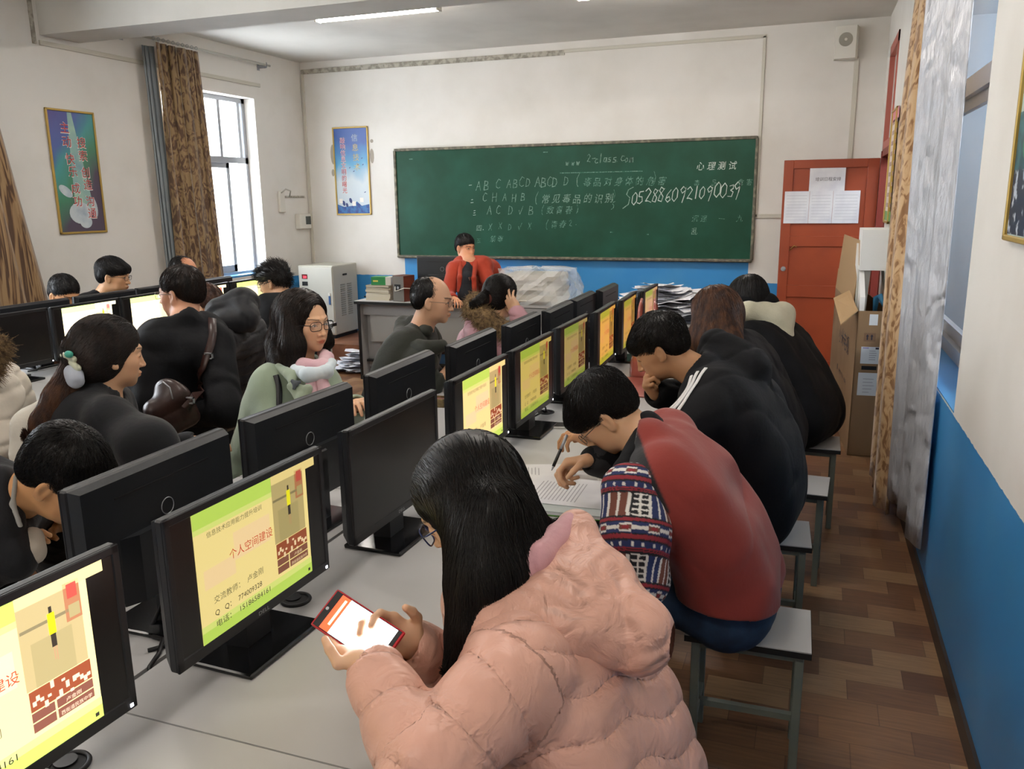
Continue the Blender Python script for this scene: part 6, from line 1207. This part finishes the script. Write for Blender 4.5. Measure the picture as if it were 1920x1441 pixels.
# ---------------------------------------------------------------- woman with fur hood
PK7 = cloth('mauve_pink_puffer', 'B98C94', .6, 'AE828A', (25, .35, .005), .15); H7 = A(940, 556, 4.80); pv7 = V3(-2.02, 4.72, .53)
J7 = dict(neck=A(925, 612, 4.75), WR=A(968, 584, 4.68), ER=A(990, 628, 4.62), SR=A(958, 645, 4.66), SL=A(893, 632, 4.85), EL=A(905, 700, 4.75), WL=A(960, 690, 4.85))
f7 = lambda P: V3(-.5, -.6, .0)+0*P
tail7 = [cone(H7+V3(-.05, -.06, .03), A(905, 562, 4.68), .036, .034, .02), cone(A(905, 562, 4.68), A(893, 570, 4.64), .034, .028, .02), cone(A(893, 570, 4.64), A(886, 572, 4.64), .028, .012, .02)]
p7 = person('woman in a mauve puffer coat with fur-trimmed hood, hand on her head', H7, (62, 15, 0), pv7, 35, PK7, th=1.15, fem=True, hair='long', hextra=[], nstr=1500, slen=.09, srad=.0014, hflow=lambda P: unit(A(905, 562, 4.68)-H7)+0*P, hsteps=5, hlift=.01, J=J7, hres=.0045, cres=.009, disp=(lambda q, f: (lambda P: q(P)+f(P)))(quilt(V3(.1, 0, 1), .075, .008, .012, w=.09), folds(.004, 1, 71)), collar=False,
    hands={'R': dict(dir=A(953, 556, 4.70)-J7['WR'], palm=V3(.1, .9, .2), curl=(.15, .2, .2, .3), thumb=(.3, .2), res=.0035)})
add(p7, 'ponytail', tail7, .008, [HB], folds(.002, 2, 72), st=dict(n=500, steps=5, L=.12, flow=lambda P: unit(A(889, 572, 4.64)-H7)+0*P, lift=.05, rad=.0014))
add(p7, 'hair_tie', [cone(A(912, 560, 4.70), A(909, 561, 4.69), .034, .034, .01)], .006, [mat('brown_band', '5A3026', .6)])
fur7 = [cone(A(893, 560, 4.74), A(889, 580, 4.70), .04, .05, .03), cone(A(889, 580, 4.70), A(915, 605, 4.64), .055, .064, .03), cone(A(915, 608, 4.64), A(955, 622, 4.60), .062, .045, .03), cone(A(955, 622, 4.60), A(962, 645, 4.60), .04, .03, .03)]
add(p7, 'fur_trim', fur7, .009, [FURM], folds(.008, 1.6, 73), st=dict(n=5000, steps=3, L=.022, flow=lambda P: V3(.1, -.3, -.5)+0*P, lift=.6, jit=.5, rad=.0012, project=False))
add(p7, 'hood', slab([A(893, 600, 4.72), A(905, 640, 4.66), A(893, 625, 4.85)], (.04, .06, .05), .05), .009, [PK7], folds(.004, 1.2, 74))
# ---------------------------------------------------------------- man in the dark green coat
GRN = cloth('olive_black_coat', '24261F', .75, '2B2D25', (60, .3, .004)); H8 = A(813, 562, 4.22); pv8 = V3(-2.08, 3.78, .55)
p8 = person('man with receding hair and thin glasses in a dark green hooded coat, in profile', H8, (12, 8, 0), pv8, 5, GRN, th=1.15, hair='bald', nstr=1300, slen=.018, srad=.0013, hres=.0038, cres=.009, sk='CDA081', glasses=(WIRE, .023, .015, .0011), disp=folds(.006, .8, 81), bow=.03,
    J=dict(neck=A(787, 625, 4.28), SR=A(790, 680, 4.12), SL=A(775, 668, 4.5)))
add(p8, 'hood', [cone(A(760, 610, 4.42), A(755, 650, 4.2), .055, .06, .04), cone(A(755, 650, 4.2), A(800, 655, 4.08), .055, .04, .04), cone(A(800, 655, 4.08), A(828, 648, 4.1), .035, .03, .03), cone(A(775, 605, 4.35), A(800, 620, 4.2), .04, .03, .03)], .008, [GRN], folds(.005, 1.4, 82))
# ---------------------------------------------------------------- woman in the mint coat
MINT = cloth('mint_wool', '8C9B86', .9, '93A28D', (140, .35, .002), .3, .2, (4, .2, .006)); H9 = A(573, 603, 3.28); pv9 = V3(-2.12, 2.78, .55); R9 = Rf(-14, 4, 0)
h9 = [cone(H9+R9@V3(.075, -.01, .02), A(548, 650, 3.20), .040, .046, .04), cone(A(548, 650, 3.20), A(553, 692, 3.18), .046, .030, .03), cone(H9+R9@V3(-.078, -.02, .02), A(612, 640, 3.34), .030, .03, .04), cone(H9+R9@V3(-.0, -.07, .02), A(545, 670, 3.38), .085, .075, .05), cone(A(520, 640, 3.30), A(528, 690, 3.25), .05, .05, .03)]
fl9 = lambda P: (lambda w: (np.sign(((P-H9)@R9)[:, :1]+.005)*(R9@V3(1, -.1, 0)))*w+V3(0, 0, -1)*(1-w*.7))(np.clip((((P-H9)@R9)[:, 2:]-.05)/.06, 0, 1))
J9 = dict(neck=A(562, 690, 3.32), SR=A(512, 722, 3.24), SL=A(600, 715, 3.52), ER=A(510, 830, 3.12), WR=A(600, 812, 3.0), WL=A(668, 760, 3.1))
p9 = person('woman with long dark hair, glasses, mint green coat and pink scarf, looking right', H9, (-14, 4, 0), pv9, -5, MINT, th=1.08, fem=True, hair='long', hextra=h9, hflow=fl9, hup=.024, hm=HDB, nstr=2600, slen=.22, srad=.0012, hsteps=12, hlift=.015, J=J9, hres=.0032, cres=.007, sk='E0B08C', glasses=(GUN, .0265, .0175, .0014), disp=folds(.003, .8, 91), bow=.0, brow='3A2A22')
SCF = cloth('pink_scarf', 'CFA5AE', .9, 'D6B4BA', (60, .4, .003), .3, .15, (12, .6, .006)); SCW = cloth('pale_blue_scarf', 'C4D2DA', .9, 'D2DCE0', (60, .3, .003), .3, .15, (12, .5, .005))
add(p9, 'scarf', [cone(A(550, 672, 3.28), A(572, 688, 3.15), .026, .030, .02), cone(A(572, 688, 3.15), A(604, 690, 3.15), .030, .030, .02), cone(A(604, 690, 3.15), A(612, 672, 3.26), .030, .026, .02), cone(A(612, 672, 3.26), A(606, 662, 3.36), .024, .022, .02), cone(A(550, 672, 3.28), A(556, 664, 3.42), .026, .024, .02)], .0055, [SCF], folds(.004, 1.8, 92))
add(p9, 'scarf_lower_fold', [cone(A(548, 690, 3.18), A(578, 703, 3.08), .022, .024, .02), cone(A(578, 703, 3.08), A(612, 697, 3.09), .024, .022, .02), cone(A(612, 697, 3.09), A(622, 680, 3.2), .02, .018, .02)], .0055, [SCW], folds(.004, 1.8, 93))
for k, (a, b) in enumerate(((A(582, 712, 3.10), A(590, 770, 3.07)), (A(603, 710, 3.10), A(618, 765, 3.07)))): add(p9, 'scarf_end', [cone(a, b, .022, .026, .02), cone(b, b+V3(0, 0, -.08), .026, .026, .02)], .006, [SCF], folds(.004, 1.8, 94+k))
LAP = cloth('mint_lapel', '929F8A', .9, '97A58F', (140, .3, .002), .3, .2, (4, .2, .004))
add(p9, 'lapel', slab([A(545, 724, 3.08), A(578, 728, 3.05), A(574, 790, 3.02)], (.007, .009, .008), .02), .005, [LAP]); add(p9, 'coat_collar', slab([A(522, 688, 3.2), A(556, 700, 3.12), A(548, 716, 3.10)], (.008, .009, .007), .02), .006, [LAP]); add(p9, 'collar_lining', slab([A(548, 714, 3.06), A(562, 716, 3.05), A(551, 728, 3.05)], (.004, .003, .003), .008), .0035, [mat('slate_lining', '4A5056', .8)])
cf = coat_field(p9, 1.08); st9 = empty('handbag_strap', tuple(p9['inv']), 0, 'thin black bag strap over the shoulder of the mint coat', 'bag strap'); ribbon(cf, [A(517, 706, 3.17), A(532, 735, 3.08), A(540, 770, 3.05), A(545, 810, 3.02)], .022, BLK, 'strap', st9, p9['inv'], .006)
# ---------------------------------------------------------------- woman with ponytail
H10 = A(208, 662, 2.72); pv10 = V3(-2.36, 2.05, .55); R10 = Rf(58, 8, 0); BH2 = cloth('black_hoodie', '111216', .85, '16171B', (60, .3, .003))
J10 = dict(neck=A(190, 745, 2.72), SR=A(278, 842, 2.5), SL=A(95, 800, 2.78))
tl = [cone(A(140, 690, 2.66), A(112, 745, 2.62), .042, .045, .02), cone(A(112, 745, 2.62), A(78, 790, 2.58), .045, .03, .02), cone(A(78, 790, 2.58), A(62, 815, 2.56), .03, .010, .02)]
tiep = A(142, 688, 2.66)
p10 = person('woman with a long brown ponytail in a black hoodie with white shoulder, seen from behind', H10, (58, 8, 0), pv10, 30, BH2, th=1.12, fem=True, hair='long', hm=HDB, hextra=[ell(H10+R10@V3(0, -.04, .0), (.085, .09, .10), R10, k=.03), cone(H10+R10@V3(0, -.09, -.03), tiep, .065, .036, .04)], hflow=lambda P: (tiep-P)/np.maximum(np.linalg.norm(tiep-P, axis=1, keepdims=True), .03), nstr=2400, slen=.13, srad=.0011, hsteps=8, hlift=.005, J=J10, hres=.0032, cres=.008, sk='D3A582', disp=folds(.005, .9, 101), bow=.05,
    extra=[cone(A(130, 760, 2.68), A(205, 785, 2.58), .05, .055, .06), cone(A(205, 785, 2.58), A(278, 838, 2.5), .062, .072, .06)])
add(p10, 'ponytail', tl, .006, [HBR], folds(.002, 2, 102), st=dict(n=1600, steps=10, L=.26, flow=lambda P: unit(A(62, 815, 2.56)-tiep)+0*P+V3(0, 0, -.15), lift=.03, rad=.0012, jit=.2))
TIEM = mat('teal_hair_tie', '3FA08C', .5); add(p10, 'hair_clip', [cone(A(118, 665, 2.64), A(146, 690, 2.60), .009, .011, .01), cone(A(125, 664, 2.62), A(140, 672, 2.60), .012, .01, .01)], .004, [mat('cream_clip', 'C9CDB4', .5)]); add(p10, 'teal_stone', [ell(A(129, 664, 2.59), (.016, .010, .012))], .004, [TIEM]); add(p10, 'white_scrunchie', [cone(A(138, 700, 2.62), A(142, 712, 2.60), .028, .026, .01)], .005, [mat('pale_cloth', 'AEB4C0', .8)], folds(.004, 2.5, 103))
add(p10, 'white_shoulder_panel', [cone(A(100, 765, 2.62), A(62, 800, 2.62), .045, .055, .03), cone(A(62, 800, 2.62), A(52, 850, 2.6), .055, .05, .03)], .008, [cloth('off_white_sleeve', 'C9C4B8', .8)], folds(.005, 1.2, 104))
# ---------------------------------------------------------------- man with lowered head
H11 = A(122, 892, 2.06); pv11 = V3(-2.22, 1.38, .55); DJ = cloth('charcoal_jacket', '16171B', .8)
p11 = person('man with short hair bending his head low at the left, in a dark jacket', H11, (28, 48, 8), pv11, 15, DJ, th=1.1, hair='fringe', nstr=3200, slen=.045, srad=.0010, hsteps=4, hres=.003, cres=.007, sk='C99668', disp=folds(.005, .9, 111), bow=.12, J=dict(neck=A(12, 935, 2.12)), collar=True, extra=[cone(A(-25, 890, 2.2), A(-5, 960, 2.12), .055, .07, .04), cone(A(-5, 960, 2.12), A(20, 1010, 2.08), .07, .05, .04), cone(A(0, 900, 2.06), A(4, 985, 2.03), .036, .045, .03), cone(A(4, 985, 2.03), A(28, 1050, 2.02), .045, .05, .03)])
add(p11, 'grey_collar', [cone(A(30, 893, 2.03), A(24, 945, 1.99), .006, .006, .01), cone(A(24, 945, 1.99), A(38, 985, 1.98), .006, .006, .01)], .0045, [mat('heather_grey_knit', '8E8C88', .9)]); add(p11, 'inner_shirt', [cone(A(60, 1008, 2.06), A(62, 1035, 2.04), .026, .03, .03)], .007, [mat('beige_shirt', 'B8AFA2', .85)], folds(.003, 2, 112))
# ---------------------------------------------------------------- person in white puffer coat, at the left edge
WPF = cloth('white_puffer', 'CFC6B8', .6, 'C6BCAD', (25, .3, .005)); H12 = A(-95, 640, 3.0); pv12 = V3(-3.02, 2.02, .55)
p12 = person('person in a white puffer coat with fur hood cut off by the left photo edge', H12, (200, 20, 0), pv12, 200, WPF, th=1.25, fem=True, hair='long', nstr=300, hres=.006, cres=.010, disp=quilt(V3(.1, 0, 1), .08, .009, .012, w=.09), J=dict(SR=A(-100, 720, 3.1), SL=A(-8, 740, 3.0), EL=A(5, 830, 2.95), WL=A(-70, 850, 3.1)))
add(p12, 'fur_trim', [cone(A(-45, 630, 2.95), A(-14, 655, 2.92), .04, .04, .03), cone(A(-14, 655, 2.92), A(-18, 695, 2.9), .038, .03, .03)], .01, [FURM], st=dict(n=2600, steps=3, L=.024, flow=lambda P: V3(.3, 0, -.4)+0*P, lift=.6, jit=.5, rad=.0012, project=False))
# ---------------------------------------------------------------- man with shoulder bag
H13 = A(338, 548, 3.80); pv13 = V3(-2.82, 2.98, .62)
p13 = person('man in black seen from behind with a brown shoulder bag, wearing glasses', H13, (190, 5, 0), pv13, 165, BLKJ, th=1.22, hair='short', hm=HDB, nstr=1800, slen=.03, srad=.0012, hres=.004, cres=.009, sk='C48F72', glasses=(WIRE, .024, .016, .0013), disp=folds(.006, .7, 131), bow=.03, J=dict(neck=A(345, 605, 3.72), SL=A(300, 660, 3.62), SR=A(402, 645, 3.75), EL=A(285, 745, 3.6), WL=A(255, 720, 3.85), ER=A(425, 770, 3.6), WR=A(340, 780, 3.75)))
BRL = mat('dark_brown_leather', '2A1714', .38, noise=(12, '3A211B', .4, .7), bump=(90, .3, .002)); cf = coat_field(p13, 1.22); o = A(322, 765, 3.42)
be = empty('shoulder_bag', tuple(o), 0, 'dark brown leather shoulder bag hanging on the back of the man in black', 'bag'); pb13 = dict(e=be, inv=o)
add(pb13, 'bag_body', [rbox(o+V3(0, 0, -.02), (.095, .045, .085), Rf(-35)@np.array(Matrix.Rotation(.35, 3, 'Y')), rd=.04, k=.03), ell(o+V3(-.02, .01, .07), (.06, .03, .05), k=.05)], .006, [BRL], folds(.006, 1.6, 132))
cf = cf+[rbox(o+V3(0, 0, -.02), (.095, .045, .085), Rf(-35), rd=.04, k=.03)]; sp13 = [on_ray(cf, *q) for q in ((397, 600), (399, 630), (393, 665), (384, 695), (372, 725), (358, 748), (346, 765))]; ribbon(cf, sp13, .034, BRL, 'strap', be, o, .012, thick=.005)
for q in (sp13[2]+V3(.012, -.02, 0), sp13[5]+V3(.012, -.02, 0)): one('buckle', lambda b: b.box(q-o-V3(.022, .004, .014), q-o+V3(.022, .004, -.009), ALU).box(q-o+V3(-.022, -.004, .009), q-o+V3(.022, .004, .014), ALU).box(q-o+V3(-.022, -.004, -.014), q-o+V3(-.017, .004, .014), ALU).box(q-o+V3(.017, -.004, -.014), q-o+V3(.022, .004, .014), ALU), parent=be)
zp = [A(298, 722, 3.30), A(306, 716, 3.29), A(318, 726, 3.29), A(324, 748, 3.29)]; one('zip', lambda b: b.tube([q-o for q in zp], .003, ALU, 6), parent=be)
# ---------------------------------------------------------------- black quilted coat, spiky hair, three at the wall
H14 = A(388, 575, 4.65); QB = cloth('black_quilted', '17181C', .6, '1C1D22', (40, .3, .004)); qb = quilt(V3(0.1, 0, 1), .055, .007, .01, w=.1)
p14 = person('person in a black quilted hooded coat seen from behind, beside the shoulder bag man', H14, (185, 35, 0), (-3.2, 3.55, .58), 175, QB, th=1.3, hair='short', hm=HBR, nstr=900, slen=.02, srad=.0013, hres=.005, cres=.009, disp=qb, bow=.14, J=dict(neck=A(430, 600, 4.55), SL=A(410, 645, 4.3), SR=A(470, 640, 4.6)))
add(p14, 'hood', [cone(A(412, 585, 4.42), A(455, 570, 4.45), .075, .075, .05), cone(A(455, 570, 4.45), A(462, 598, 4.38), .08, .06, .05), cone(A(462, 598, 4.38), A(420, 605, 4.34), .06, .06, .05)], .009, [QB], folds(.006, 1.3, 142))
H15 = A(513, 527, 5.42)
p15 = person('man with spiky hair in a black coat facing the pale screen by the window', H15, (192, 15, 0), (-3.12, 4.42, .58), 185, BLKJ, th=1.3, hair='spiky', nstr=1600, slen=.02, srad=.0014, hres=.005, cres=.011, sk='B98F70', hlift=.4, glasses=(GUN, .022, .015, .0013), disp=folds(.005, .8, 151), bow=.08, J=dict(neck=A(537, 570, 5.36)), extra=[cone(A(500, 572, 5.2), A(560, 575, 5.3), .075, .085, .05)])
H16 = A(122, 552, 5.25); person('short-haired man peering over a monitor at the left, only forehead and hair visible', H16, (-12, 22, 0), (-4.95, 4.0, .55), 0, BLKJ, hair='short', nstr=1300, slen=.022, srad=.0014, hres=.0045, cres=.013, sk='CB9468', J=dict(neck=H16+V3(-.10, -.0, -.16)))
H17 = A(214, 517, 5.55); person('man with black hair and thin glasses in profile against the left wall', H17, (22, 8, 0), (-4.85, 4.42, .57), 8, BLKJ, th=1.15, hair='fringe', nstr=1500, slen=.035, srad=.0014, hres=.0045, cres=.012, sk='D0A078', glasses=(GUN, .022, .015, .0011), J=dict(neck=H17+V3(-.10, -.03, -.15)), bow=.08)
H18 = A(346, 513, 5.85); person('man with head bowed beside the brown curtain, mostly hidden', H18, (0, 25, 0), (-4.75, 4.95, .57), 0, BLKJ, th=1.15, hair='bald', nstr=1000, slen=.02, srad=.0014, hres=.005, cres=.013, sk='C98B68', J=dict(neck=H18+V3(-.12, -.03, -.13)), bow=.1)
